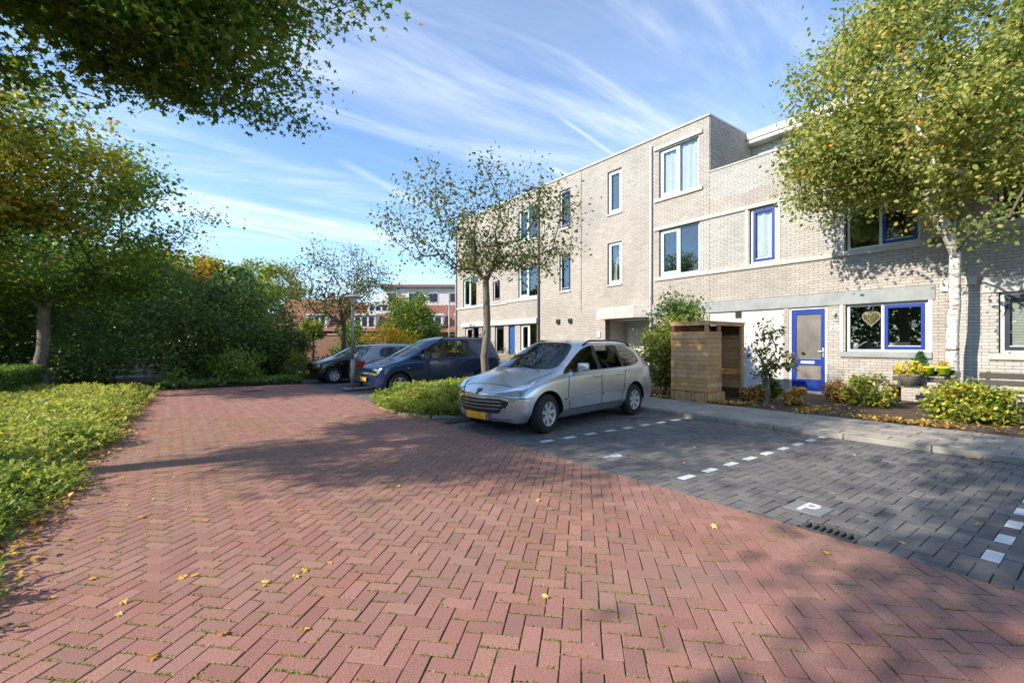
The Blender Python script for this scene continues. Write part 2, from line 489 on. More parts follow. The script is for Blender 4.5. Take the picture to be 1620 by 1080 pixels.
# grey bays: running bond, the long side towards the houses
_pk = MB()
for (x0_, x1_, y0_, y1_) in ((ROAD_X1, 8.1, -1.6, 1.20), (ROAD_X1, 3.945, 1.20, 1.55), (4.125, 8.1, 1.20, 1.55), (ROAD_X1, 8.1, 1.55, 19.5)):
    _pk.add([(x0_, y0_, -.008), (x1_, y0_, -.008), (x1_, y1_, -.008), (x0_, y1_, -.008)], [(0, 1, 2, 3)])
park = _pk.build('parking_bays', M_sand2, kind='structure', label='dark grey clinker parking bays between the red road and the kerb')
AX, AY = 0.114, 0.0955           # the bays are laid in straight herringbone
greys = []; whites = []
DASH = (0, 24, 48)
PT = [(4.45, 1.685), (4.48, 3.93)]
GR = (3.945, 4.125, 1.20, 1.55)
BED = [(4.75, 7.55), (4.05, 8.1), (3.72, 9.0), (3.78, 10.1), (4.25, 10.95), (5.1, 11.35), (8.0, 11.4), (8.0, 7.45)]


def inside(x, y, poly):
    c = False
    for i in range(len(poly)):
        x1, y1 = poly[i]; x2, y2 = poly[i - 1]
        if (y1 > y) != (y2 > y) and x < (x2 - x1) * (y - y1) / (y2 - y1) + x1: c = not c
    return c


KEEP_OUT = [(p[0] - .153, p[0] + .153, p[1] - .153, p[1] + .153) for p in PT] + [(GR[0] - .006, GR[1] + .006, GR[2] - .006, GR[3] + .006)]


def cut_rect(r, k):
    x0, x1, y0, y1 = r
    if k[1] <= x0 or k[0] >= x1 or k[3] <= y0 or k[2] >= y1: return [r]
    out = []
    if k[0] > x0: out.append((x0, k[0], y0, y1)); x0 = k[0]
    if k[1] < x1: out.append((k[1], x1, y0, y1)); x1 = k[1]
    if k[2] > y0: out.append((x0, x1, y0, k[2]))
    if k[3] < y1: out.append((x0, x1, k[3], y1))
    return out


for j in range(-24, 200):
    for i in range(-5, 36):
        k = (i - j) % 4
        if k == 0: w_, h_ = 2, 1
        elif k == 3: w_, h_ = 1, 2
        else: continue
        x0 = 4.33 + i * AX; y0 = .565 - AY / 2 + j * AY
        rs = [(x0 + .0038, x0 + w_ * AX - .0038, y0 + .0032, y0 + h_ * AY - .0032)]
        for kk in KEEP_OUT: rs = [q for r in rs for q in cut_rect(r, kk)]
        for r in rs:
            jx, jy = rnd.gauss(0, .0015), rnd.gauss(0, .0015)
            x_0, x_1 = max(r[0] + jx, ROAD_X1 + .004), min(r[1] + jx, 8.095)
            if x_1 - x_0 < .02 or r[3] - r[2] < .015: continue
            q = [(x_0, r[2] + jy), (x_1, r[2] + jy), (x_1, r[3] + jy), (x_0, r[3] + jy)]
            if j in DASH and k == 0 and 0 <= i <= 32: whites.append(q)
            else: greys.append(q)
add_pieces(park, greys, 'paver', M_grey, 'paver_field', jz=.0022)
for q in whites:
    cx = sum(p[0] for p in q) / len(q); cy = sum(p[1] for p in q) / len(q)
    MB().prism([(x - cx, y - cy) for x, y in q], -.05, 0.001, .003).build('white_paver', M_white, park, (cx, cy, rnd.uniform(-.001, .001)))

M_ptile = piece_mat('letter_tile', [(0.20, 0.21, 0.215), (0.22, 0.23, 0.235)], 0.8, 200, 0.15)
M_paint = mat('white_road_paint', (0.78, 0.79, 0.78), 0.6, scale=25, col2=(0.55, 0.55, 0.53))


def text_mesh(txt, size, depth=0.002, name='lettering'):
    cu = bpy.data.curves.new(name, 'FONT'); cu.body = txt; cu.size = size; cu.extrude = depth; cu.align_x = 'CENTER'; cu.align_y = 'CENTER'; cu.offset = size * 0.012
    t = bpy.data.objects.new(name, cu); COL.objects.link(t)
    me = bpy.data.meshes.new_from_object(t.evaluated_get(bpy.context.evaluated_depsgraph_get()))
    bpy.data.objects.remove(t); bpy.data.curves.remove(cu)
    return me


for (px_, py_), lb in zip(PT, ('grey paving tile with a white letter P beside the drain grate', 'grey paving tile with a white letter P in the bay next to the silver car')):
    t = thing('letter_tile', (px_, py_, 0), lb, 'paving tile', 'parking letter tiles')
    MB().prism([(-.147, -.147), (.147, -.147), (.147, .147), (-.147, .147)], -.05, .002, .003).build('tile', M_ptile, t)
    ob('letter', text_mesh('P', .27), M_paint, t, (0, 0, .0035), rot=(0, 0, R(-90))).scale = (.95, 1.3, 1)

# drain grate
M_iron = mat('cast_iron', (0.13, 0.125, 0.12), 0.75, 0.2, var=.5, scale=30)
M_black = mat('black_void', (0.006, 0.006, 0.006), 0.9)
t = thing('drain_grate', ((GR[0] + GR[1]) / 2, (GR[2] + GR[3]) / 2, 0), 'dark cast iron drain grate with slots at the edge of the red road', 'drain grate')
w, l = (GR[1] - GR[0]) / 2, (GR[3] - GR[2]) / 2
MB().box(-w, w, -l, l, -.085, -.08).box(-w, -w + .01, -l, l, -.08, -.045).box(w - .01, w, -l, l, -.08, -.045).box(-w + .01, w - .01, -l, -l + .01, -.08, -.045).box(-w + .01, w - .01, l - .01, l, -.08, -.045).build('pit', M_black, t)
fr = MB(); fr.box(-w, -w + .02, -l, l, -.045, .001).box(w - .02, w, -l, l, -.045, .001).box(-w + .02, w - .02, -l, -l + .018, -.045, .001).box(-w + .02, w - .02, l - .018, l, -.045, .001).build('frame', M_iron, t)
for i in range(6):
    y = -l + .018 + (2 * l - .036) * (i + 1) / 7
    MB().box(-w + .02, w - .02, y - .008, y + .008, -.04, 0).build('bar', M_iron, t)
# manhole cover by the far end of the road
t = thing('manhole_cover', (1.95, 16.0, 0.001), 'flat dark rectangular manhole cover in the road by the far hedge', 'manhole cover')
MB().prism([(-.32, -.2), (.32, -.2), (.32, .2), (-.32, .2)], -.04, .004, .004).build('frame', M_iron, t)
for i in range(5): MB().box(-.26, .26, -.15 + i * .07, -.13 + i * .07, .004, .008).build('rib', M_iron, t)

# kerb and pavement
kerb = MB().box(8.10, 8.25, -2.4, 19.6, -.12, .02).build('kerb', M_sand2, kind='structure')
y = -2.4
while y < 19.5:
    MB().bbox(8.098, 8.252, y + .004, y + .996, -.1, .078 + rnd.uniform(-.004, .004), .015).build('kerbstone', M_kerb, kerb); y += 1.0
pave = sheet('pavement', [(8.25, -2.4), (9.87, -2.4), (9.87, 25), (8.25, 25)], 0.062, M_sand2, kind='structure')
tiles = []
for r_ in range(-8, 83):
    for k in range(6):
        x0 = 8.254 + k * .27; y0 = r_ * .3 + (0.15 if k % 2 else 0)
        tiles.append([(x0 + .004, y0 + .004), (x0 + .266, y0 + .004), (x0 + .266, y0 + .296), (x0 + .004, y0 + .296)])
add_pieces(pave, tiles, 'tile', M_tile, 'tile_field', 0.03, 0.080, .005, jz=.004)
# island kerb under the lamp post between two bays
isl = MB().box(4.2, 8.1, 14.25, 14.62, -.1, .03).build('kerb_island', M_sand2, kind='structure')
for i in range(4): MB().bbox(4.2 + i * .975 + .004, 4.2 + (i + 1) * .975 - .004, 14.25, 14.62, -.1, .075, .012).build('kerbstone', M_kerb, isl)
isl = MB().box(3.96, 5.0, 7.30, 7.44, -.1, .02).build('kerb_edging', M_sand2, kind='structure')
for i in range(4): MB().bbox(4.6 + i * .9 + .004, 4.6 + (i + 1) * .9 - .004, 7.34, 7.46, -.1, .05, .01).build('kerbstone', M_kerb, isl)


def hill(name, x0, x1, y0, y1, nx, ny, fn, m, **t):
    xs = np.linspace(x0, x1, nx); ys = np.linspace(y0, y1, ny)
    X, Y = np.meshgrid(xs, ys, indexing='ij')
    V = np.stack([X, Y, fn(X, Y)], -1).reshape(-1, 3)
    i = np.arange(nx - 1)[:, None] * ny + np.arange(ny - 1)[None]
    F = np.stack([i, i + ny, i + ny + 1, i + 1], -1).reshape(-1, 4)
    return ob(name, np_mesh(name, V, F, smooth=True), m, **t)


def wob(X, Y, s=1.0, seed=0.0):
    return (np.sin(X * 2.1 * s + 1.3 + seed) * np.cos(Y * 1.7 * s + seed) + .6 * np.sin(X * 4.3 * s + Y * 3.1 * s + seed * 2) + .35 * np.cos(X * 9.1 * s - Y * 7.7 * s + seed)) / 1.95


hill('garden_soil', 9.84, 14.02, -3.4, 25, 60, 300, lambda X, Y: .072 + .018 * wob(X, Y, 1.6) + .02 * np.clip((X - 9.9) * 3, 0, 1), M_soil, kind='structure')
hill('verge_soil', -9.0, -0.55, -2.0, 40, 70, 240, lambda X, Y: -.008 + .03 * np.clip((road_left(np.minimum(Y, 17)) - X - .05) * 4, -2.0, 1) + .012 * wob(X, Y, 2), M_soil, kind='structure')
hill('end_soil', -0.75, 12.0, 17.75, 40, 60, 60, lambda X, Y: .0 + .05 * np.clip((Y - 17.9) * 2, -1, 1) + .012 * wob(X, Y, 2) - .16 * ((X > 3.85) & (Y < 19.6)), M_soil, kind='structure')
_bs = MB().add([(x, y, .035) for x, y in BED], [tuple(range(len(BED)))]); _bs.add([(x, y, .035) for x, y in BED] + [(x, y, -.05) for x, y in BED], [(i, (i + 1) % 8, 8 + (i + 1) % 8, 8 + i) for i in range(8)])
_bs.build('bed_soil', M_soil, kind='structure')
for i in range(6):
    p, q = Vector((*BED[i], 0)), Vector((*BED[(i + 1) % 8], 0)); d = (q - p); n_ = max(1, round(d.length / .5))
    for k in range(n_):
        a0 = p + d * (k / n_); a1 = p + d * ((k + 1) / n_)
        if k == 0 and i == 0: bedk = MB().add([(4.8, 7.6, .03), (4.9, 7.6, .03), (4.9, 7.7, .03)], [(0, 1, 2)]).build('bed_edging', M_soil, kind='structure')
        u = (a1 - a0).normalized(); nn = Vector((u.y, -u.x, 0)) * .06
        b0 = a0 + u * .004; b1 = a1 - u * .004
        MB().prism([(b0 + nn)[:2], (b0 - nn)[:2], (b1 - nn)[:2], (b1 + nn)[:2]][::-1], -.06, .055, .008).build('kerbstone', M_kerb, bedk)
# the dim path between the bushes at the end of the road
sheet('footpath', [(-1.7, 17.4), (-0.55, 17.5), (-0.6, 34), (-2.2, 34)], 0.055, M_soil, kind='structure')
# ------------------------------------------------------------------ row of houses
XF = 14.0
M_mortar = mat('mortar', (0.23, 0.215, 0.195), 0.95, scale=4, col2=(0.14, 0.13, 0.118), bump=.4, bscale=80)
M_brick = piece_mat('beige_brick', [(0.38, 0.345, 0.305), (0.45, 0.415, 0.37), (0.425, 0.395, 0.36), (0.49, 0.455, 0.405), (0.40, 0.365, 0.33), (0.46, 0.43, 0.39)], 0.9, 90, 0.14,
                    stain=(0.30, 0.285, 0.265), stain_scale=0.55, stain_amt=0.75, stain_rng=(0.46, 0.74), bump=.5)
M_brickw = piece_mat('white_brick', [(0.42, 0.405, 0.38), (0.49, 0.475, 0.445), (0.455, 0.44, 0.41), (0.52, 0.50, 0.47), (0.40, 0.385, 0.36)], 0.9, 90, 0.13,
                     stain=(0.33, 0.32, 0.30), stain_scale=0.7, stain_amt=0.75, stain_rng=(0.46, 0.76), bump=.5)
M_conc = mat('painted_concrete', (0.33, 0.355, 0.365), 0.85, scale=2.5, col2=(0.255, 0.275, 0.28), bump=.3, bscale=60)
M_concw = mat('light_concrete', (0.54, 0.525, 0.49), 0.85, scale=2.5, col2=(0.41, 0.395, 0.365), bump=.3, bscale=60)
M_wframe = mat('white_frame_paint', (0.76, 0.76, 0.74), 0.4, var=.12, scale=8)
M_bframe = mat('blue_frame_paint', (0.012, 0.045, 0.30), 0.35, var=.2, scale=6)
M_nframe = mat('navy_frame_paint', (0.02, 0.025, 0.05), 0.4, var=.2, scale=6)
M_tframe = mat('pale_teal_frame_paint', (0.50, 0.64, 0.63), 0.4, var=.12, scale=8)
M_render = mat('white_wall_paint', (0.68, 0.665, 0.64), 0.9, scale=1.6, col2=(0.55, 0.53, 0.50), bump=.25, bscale=60)
M_fascia = mat('white_fascia', (0.72, 0.70, 0.66), 0.6, scale=2, col2=(0.58, 0.56, 0.52))
M_glass = glass_mat('window_glass', (0.86, 0.90, 0.89), 0.05)
M_frost = mat('frosted_glass', (0.25, 0.235, 0.205), 0.06, spec=.9, scale=1.6, col2=(0.15, 0.145, 0.135))
M_curtain = mat('white_curtain', (0.86, 0.85, 0.82), 0.9, var=.1, scale=5)
M_room = mat('room_wall', (0.10, 0.095, 0.085), 0.95)
M_pipe = mat('grey_pipe', (0.42, 0.43, 0.45), 0.5, var=.2, scale=5)
M_pipew = mat('white_pipe', (0.66, 0.66, 0.65), 0.5, var=.15, scale=5)
M_roof = mat('bitumen_roof', (0.06, 0.06, 0.06), 0.95)
M_wallgrey = mat('rough_masonry', (0.36, 0.33, 0.29), 0.95, scale=3, col2=(0.27, 0.25, 0.22))
M_steel = mat('brushed_steel', (0.6, 0.6, 0.6), 0.35, 0.9)
M_wick = mat('pale_wicker', (0.72, 0.56, 0.34), 0.8, var=.4, scale=40)


def subtract(iv, cuts):
    out = [iv]
    for c0, c1 in cuts:
        nx = []
        for s0, s1 in out:
            if c1 <= s0 or c0 >= s1: nx.append((s0, s1)); continue
            if c0 > s0: nx.append((s0, c0))
            if c1 < s1: nx.append((c1, s1))
        out = nx
    return out


def slab(mb, y0, y1, z0, z1, holes, x0, x1):
    ys = sorted({y0, y1, *[min(max(v, y0), y1) for h in holes for v in h[:2]]})
    zs = sorted({z0, z1, *[min(max(v, z0), z1) for h in holes for v in h[2:4]]})
    for i in range(len(ys) - 1):
        run = None
        cells = []
        for j in range(len(zs) - 1):
            yc, zc = (ys[i] + ys[i + 1]) / 2, (zs[j] + zs[j + 1]) / 2
            if any(h[0] < yc < h[1] and h[2] < zc < h[3] for h in holes):
                if run: cells.append(run); run = None
            else: run = (run[0], zs[j + 1]) if run else (zs[j], zs[j + 1])
        if run: cells.append(run)
        for a0, a1 in cells: mb.box(x0, x1, ys[i], ys[i + 1], a0, a1)


def bricks(house, y0, y1, z0, z1, holes, white=lambda y, z: False, limit=0, plane='x', pos=XF):
    rows = []
    k = math.floor(z0 / .07)
    while k * .07 < z1:
        zb = k * .07 + .005; zt = (k + 1) * .07 - .005
        zb2, zt2 = max(zb, z0), min(zt, z1)
        if zt2 - zb2 > .012:
            zc = (zb2 + zt2) / 2
            cuts = [(h[0] - .003, h[1] + .003) for h in holes if h[2] < zc < h[3]]
            off = 0.115 if k % 2 else 0
            j = math.floor((y0 - off) / .23)
            while j * .23 + off < y1:
                b0, b1 = j * .23 + off + .005, (j + 1) * .23 + off - .005
                b0, b1 = max(b0, y0 + .001), min(b1, y1 - .001)
                if b1 - b0 > .02:
                    for s0, s1 in subtract((b0, b1), cuts):
                        if s1 - s0 > .02: rows.append((s0, s1, zb2, zt2))
                j += 1
        k += 1
    near = set()
    if limit:
        sc = []
        for i, (s0, s1, a0, a1) in enumerate(rows):
            D = in_view(XF, (s0 + s1) / 2, (a0 + a1) / 2)
            if D and s1 - s0 > .2: sc.append((D - 0.0 * a0, i))
        sc.sort(); near = {i for D, i in sc[:limit]}
    fa, fb = MB(), MB(); cache = {}
    for i, (s0, s1, a0, a1) in enumerate(rows):
        d = rnd.uniform(-.0025, .0025)
        w = white((s0 + s1) / 2, (a0 + a1) / 2)
        if i in near:
            ky = (round(s1 - s0, 3), round(a1 - a0, 3), w)
            if ky not in cache: cache[ky] = MB().box(0, .03, -ky[0] / 2, ky[0] / 2, -ky[1] / 2, ky[1] / 2).mesh('brick')
            ob('brick', cache[ky], M_brickw if w else M_brick, house, (pos + d, (s0 + s1) / 2, (a0 + a1) / 2))
        else:
            mb = fb if w else fa
            if plane == 'x': v = [(pos + d, s0, a0), (pos + d, s1, a0), (pos + d, s1, a1), (pos + d, s0, a1), (pos + .03, s0, a0), (pos + .03, s1, a0), (pos + .03, s1, a1), (pos + .03, s0, a1)]
            else: v = [(s0, pos + d, a0), (s1, pos + d, a0), (s1, pos + d, a1), (s0, pos + d, a1), (s0, pos + .03, a0), (s1, pos + .03, a0), (s1, pos + .03, a1), (s0, pos + .03, a1)]
            f = [(0, 3, 2, 1), (0, 1, 5, 4), (1, 2, 6, 5), (2, 3, 7, 6), (3, 0, 4, 7)]
            if plane != 'x': f = [t[::-1] for t in f]
            mb.add(v, f)
    if fa.v: fa.build('brick_field', M_brick, house, kind='stuff')
    if fb.v: fb.build('brick_field', M_brickw, house, kind='stuff')


def rect_frame(mb, x0, x1, y0, y1, z0, z1, w):
    mb.box(x0, x1, y0, y0 + w, z0, z1).box(x0, x1, y1 - w, y1, z0, z1).box(x0, x1, y0 + w, y1 - w, z0, z0 + w).box(x0, x1, y0 + w, y1 - w, z1 - w, z1)


def curtain(parent, x, y0, y1, z0, z1, m=None, amp=.025, name='curtain'):
    n = max(8, int((y1 - y0) / .035)); v = []; f = []
    for i in range(n + 1):
        yy = y0 + (y1 - y0) * i / n; xx = x + amp * math.sin(i * 1.1) + amp * .5 * math.sin(i * .37)
        v += [(xx, yy, z0), (xx + .004, yy, z1)]
    for i in range(n): f.append((2 * i, 2 * i + 2, 2 * i + 3, 2 * i + 1))
    return MB().add(v, f).build(name, m or M_curtain, parent, smooth=True)


def window(house, y0, y1, z0, z1, frame=None, sash=None, split=None, sill=True, cur=None, blind=None, depth=.07, setback=.07, outer=.055):
    """outer frame as the part; sashes, panes, sill and curtain as its pieces. split: list of (fraction end, sash material or None)"""
    frame = frame or M_wframe
    x0 = XF + setback; x1 = x0 + depth
    mb = MB(); rect_frame(mb, x0, x1, y0, y1, z0, z1, outer)
    split = split or [(1.0, sash)]
    e = y1 - outer; cells = []
    W = (y1 - y0) - 2 * outer; p = 0
    for k, (fr_, sm) in enumerate(split):      # fractions run from the far (+Y) end
        ya = y1 - outer - W * p; yb = y1 - outer - W * fr_
        if k < len(split) - 1: mb.box(x0, x1, yb - .03, yb + .03, z0 + outer, z1 - outer)
        cells.append((yb + (.03 if k < len(split) - 1 else 0), ya - (.03 if k else 0), sm)); p = fr_
    w = mb.build('window', frame, house)
    for (a0, a1, sm) in cells:
        zz0, zz1 = z0 + outer, z1 - outer
        if sm is not None:
            s = MB(); rect_frame(s, x0 - .012, x1 - .012, a0 + .003, a1 - .003, zz0 + .003, zz1 - .003, .075); s.build('sash', sm, w)
            a0, a1, zz0, zz1 = a0 + .078, a1 - .078, zz0 + .078, zz1 - .078
            rb = MB(); rb.box(x0 - .016, x0 + .006, a0, a1, zz0, zz0 + .018).build('glazing_bar', M_wframe, w)
        MB().box(x0 + .03, x0 + .036, a0, a1, zz0, zz1).build('pane', M_glass, w)
    if sill: MB().bbox(XF - .05, XF + setback + .03, y0 - .05, y1 + .05, z0 - .075, z0 - .004, .008).build('sill', M_concw, w)
    room = MB(); X1 = XF + 1.5
    room.add([(XF + .281, y0 - .15, z0 - .2), (X1, y0 - .15, z0 - .2), (X1, y1 + .15, z0 - .2), (XF + .281, y1 + .15, z0 - .2), (XF + .281, y0 - .15, z1 + .05), (X1, y0 - .15, z1 + .05), (X1, y1 + .15, z1 + .05), (XF + .281, y1 + .15, z1 + .05)],
             [(0, 1, 2, 3), (7, 6, 5, 4), (0, 4, 5, 1), (1, 5, 6, 2), (2, 6, 7, 3)])
    room.build('room', M_room, w)
    if cur:
        for (f0, f1) in cur: curtain(w, XF + .165, y1 - (y1 - y0) * f1, y1 - (y1 - y0) * f0, z0 + .02, z1)
    if blind:
        zz = z0 + (z1 - z0) * blind
        k = 0
        while zz < z1 - .03:
            MB().box(XF + .19, XF + .215, y0 + .03, y1 - .03, zz, zz + .022).build('blind_slat', M_curtain, w); zz += .032
    return w


def band(house, y0, y1, z0, z1, m, out=.04, name='band', bev=.01):
    return MB().bbox(XF - out, XF + .05, y0, y1, z0, z1, bev).build(name, m, house)


def downpipe(house, y, z0, z1, m, r=.045):
    mb = MB().tube([(XF - .07, y, z0), (XF - .07, y, z1)], r, 10); p = mb.build('downpipe', m, house, smooth=True)
    z = z0 + .6
    while z < z1:
        MB().tube([(XF - .07, y, z), (XF - .07, y, z + .03)], r + .008, 10).build('pipe_clip', m, p); z += 1.9
    return p


def shell(house, y0, y1, top, back=22.5, z0=0.0):
    """party walls, back and roof behind the brick skin"""
    MB().box(XF + .285, back, y0 + .01, y0 + .2, z0, top - .12).box(XF + .285, back, y1 - .2, y1 - .01, z0, top - .12).box(back - .2, back, y0 + .2, y1 - .2, z0, top - .12).build('rear_wall', M_wallgrey, house)
    MB().box(XF + .285, back, y0 + .01, y1 - .01, top - .119, top - .06).build('roof', M_roof, house)


def skin(house, y0, y1, z1, holes, bandrects, white=lambda y, z: False, limit=0):
    mb = MB(); slab(mb, y0, y1, 0.0, z1, holes, XF + .009, XF + .28)
    mb.build('wall', M_mortar, house)
    bricks(house, y0, y1, 0.0, z1, holes + bandrects, white, limit)


# ---- house with the blue door
H1 = thing('terraced_house', (0, 0, 0), 'pale brick house with bright blue door and blue window frames, behind the birch', 'house', 'terraced houses of the row')
A0, A1 = 2.37, 8.19
holes = [(2.81, 4.44, 1.24, 2.45), (4.86, 5.80, .12, 2.45), (5.95, 8.19, .1, 2.45), (2.95, 4.44, 3.84, 5.5), (6.13, 6.90, 3.84, 5.5)]
bands = [(2.70, 8.19, 2.45, 2.79), (2.75, 4.55, 1.1, 1.24), (2.37, 8.19, 3.70, 3.84), (2.37, 8.19, 5.50, 5.62)]
skin(H1, A0, A1, 7.0, holes, bands, lambda y, z: 3.84 < z < 5.5 or z > 6.1, 300)
band(H1, 2.70, 8.188, 2.452, 2.788, M_conc, .03, 'lintel'); band(H1, 2.75, 4.55, 1.102, 1.236, M_conc, .05, 'sill')
band(H1, 2.80, 8.188, 3.70, 3.838, M_concw, .05, 'sill_band'); band(H1, 2.80, 8.188, 5.502, 5.62, M_concw, .05, 'lintel_band')
window(H1, 2.83, 4.42, 1.245, 2.445, split=[(.46, None), (1.0, M_bframe)], sill=False)
window(H1, 2.97, 4.42, 3.845, 5.495, split=[(.48, None), (1.0, M_bframe)], sill=False)
window(H1, 6.15, 6.88, 3.845, 5.495, sash=M_bframe, sill=False, cur=[(.1, .95)])
for yy, za, zb in ((6.98, 3.84, 5.5), (6.06, 3.84, 5.5), (4.50, 3.84, 5.5), (4.52, 1.24, 2.45), (2.78, 1.24, 2.45)):
    MB().box(XF - .025, XF + .04, yy - .035, yy + .035, za + .002, zb - .002).build('trim_post', M_wframe, H1)
# white painted panel beside the door
MB().box(XF + .03, XF + .25, 5.951, 8.188, .1, 2.448).build('painted_panel', M_render, H1)
for yy in (6.55, 7.15, 7.72): MB().box(XF + .026, XF + .031, yy - .004, yy + .004, .12, 2.44).build('panel_joint', M_conc, H1)
v = MB(); v.box(XF + .01, XF + .028, 7.16, 7.34, 2.24, 2.43).build('vent', M_black, H1)
for i in range(4): MB().box(XF - .004, XF + .012, 7.16, 7.34, 2.255 + i * .045, 2.27 + i * .045).build('vent_louvre', M_iron, H1)
# the door
mb = MB(); mb.box(XF + .03, XF + .16, 4.86, 4.915, .12, 2.45).box(XF + .03, XF + .16, 5.745, 5.80, .12, 2.45).box(XF + .03, XF + .16, 4.915, 5.745, 2.39, 2.45)
fr_ = mb.build('door_frame', M_wframe, H1)
dx0, dx1 = XF + .05, XF + .10
d = MB(); y0, y1, z0, z1 = 4.918, 5.742, .16, 2.388
d.box(dx0, dx1, y0, y0 + .10, z0, z1).box(dx0, dx1, y1 - .12, y1, z0, z1).box(dx0, dx1, y0 + .10, y1 - .12, z0, z0 + .32).box(dx0, dx1, y0 + .10, y1 - .12, .86, 1.03).box(dx0, dx1, y0 + .10, y1 - .12, z1 - .14, z1)
door = d.build('door', M_bframe, H1)
MB().box(dx0 + .02, dx0 + .028, y0 + .10, y1 - .12, z0 + .32, .86).build('pane', M_frost, door)
MB().box(dx0 + .02, dx0 + .028, y0 + .10, y1 - .12, 1.03, z1 - .14).build('pane', M_frost, door)
MB().box(dx0 - .012, dx0, y0 + .10, y1 - .12, 1.025, 1.045).box(dx0 - .012, dx0, y0 + .10, y1 - .12, z0 + .31, z0 + .335).build('glazing_bar', M_steel, door)
MB().bbox(dx0 - .014, dx0, 5.17, 5.52, .90, .97, .004).build('letter_slot', M_wframe, door)
MB().bbox(dx0 - .02, dx0, 4.935, 4.985, 1.08, 1.32, .006).tube([(dx0 - .055, 4.96, 1.24), (dx0 - .055, 5.07, 1.24)], .011, 8).tube([(dx0, 4.96, 1.24), (dx0 - .055, 4.96, 1.24)], .011, 8).build('handle', M_steel, door)
MB().box(XF - .12, XF + .2, 4.80, 5.85, .06, .155).build('doorstep', M_concw, H1)
# lamp and house number between door and window
lt = MB().bbox(XF - .03, XF + .002, 4.60, 4.70, 2.03, 2.16, .006); lt.tube([(XF - .03, 4.65, 2.12), (XF - .09, 4.65, 2.14), (XF - .10, 4.67, 2.2)], .014, 8).build('wall_lamp', M_pipe, H1, smooth=False)
MB().lathe([(.0, .13), (.03, .12), (.04, .06), (.03, 0), (0, 0)], 12, 'z', (XF - .10, 4.67, 2.17)).build('lamp_glass', M_wframe, H1, smooth=True)
np_ = MB().bbox(XF - .014, XF + .002, 4.56, 4.79, 1.78, 1.90, .004).build('house_number', mat('number_plate_enamel', (.70, .71, .72), .4), H1)
ob('numerals', text_mesh('327', .125, .002), M_bframe, np_, (XF - .0155, 4.675, 1.838), rot=(R(90), 0, R(-90)))
downpipe(H1, 2.38, .1, 7.0, M_pipe)
MB().bbox(XF - .04, XF + .004, 2.47, 2.60, 2.62, 2.86, .006).build('street_plate', M_wframe, H1)
# roof terrace parapet cap, set-back upper storey with fascia
MB().bbox(XF - .03, XF + .31, A0, A1 - .002, 7.0, 7.05, .008).build('parapet_cap', M_concw, H1)
MB().box(XF + .28, 16.8, A0 + .01, A1 - .01, 6.75, 6.82).build('terrace_slab', M_roof, H1)
MB().box(16.8, 17.0, A0, A1 - .004, 6.82, 8.5).build('upper_wall', M_render, H1)
for yy in (3.2, 5.2, 6.9):
    ww = MB(); rect_frame(ww, 16.76, 16.82, yy - .5, yy + .5, 7.2, 8.3, .06); ww = ww.build('window', M_wframe, H1)
    MB().box(16.785, 16.79, yy - .44, yy + .44, 7.26, 8.24).build('pane', M_glass, ww); MB().box(16.792, 16.799, yy - .44, yy + .44, 7.26, 8.24).build('room', M_room, ww)
MB().bbox(16.35, 17.1, A0, A1 - .004, 8.5, 8.62, .02).bbox(16.30, 16.50, A0, A1 - .004, 8.62, 8.86, .05).build('fascia', M_fascia, H1)
shell(H1, A0, A1, 6.95)
MB().box(17.0, 22.5, A0 + .02, A1 - .02, 6.95, 8.72).build('upper_block', M_roof, H1)

# ---- house at the frame's edge with navy window
H0 = thing('terraced_house', (0, 0, 0), 'pale brick house with navy framed windows beyond the birch trunk and grey downpipe', 'house', 'terraced houses of the row')
B0, B1 = -3.4, 2.37
holes = [(.05, 1.70, 1.24, 2.52), (.05, 1.72, 3.98, 5.5)]
bands = [(-.2, 1.95, 2.52, 2.86), (-.1, 1.85, 1.1, 1.24), (-.1, 1.85, 3.84, 3.98)]
skin(H0, B0, B1, 7.0, holes, bands, lambda y, z: 3.9 < z < 5.5 or z > 6.1 or z < 2.6, 300)
band(H0, -.2, 1.95, 2.522, 2.858, M_concw, .03, 'lintel'); band(H0, -.1, 1.85, 1.102, 1.238, M_concw, .05, 'sill'); band(H0, -.1, 1.85, 3.84, 3.978, M_concw, .05, 'sill')
window(H0, .07, 1.68, 1.245, 2.515, split=[(.99, M_nframe)], sill=False, blind=.02)
window(H0, .07, 1.70, 3.985, 5.495, split=[(.5, M_nframe), (1, None)], sill=False)
MB().bbox(XF - .06, XF + .002, 2.02, 2.2, 2.72, 2.92, .01).build('alarm_box', M_concw, H0)
MB().bbox(XF - .03, XF + .31, B0, B1 - .002, 7.0, 7.05, .008).build('parapet_cap', M_concw, H0)
MB().box(XF + .28, 16.8, B0, B1 - .01, 6.75, 6.82).build('terrace_slab', M_roof, H0)
MB().box(16.8, 17.0, B0, B1 - .004, 6.82, 8.5).build('upper_wall', M_render, H0)
MB().bbox(16.35, 17.1, B0, B1 - .004, 8.5, 8.62, .02).bbox(16.30, 16.50, B0, B1 - .004, 8.62, 8.86, .05).build('fascia', M_fascia, H0)
shell(H0, B0, B1, 6.95)
MB().box(17.0, 22.5, B0 + .02, B1 - .02, 6.95, 8.72).build('upper_block', M_roof, H0)

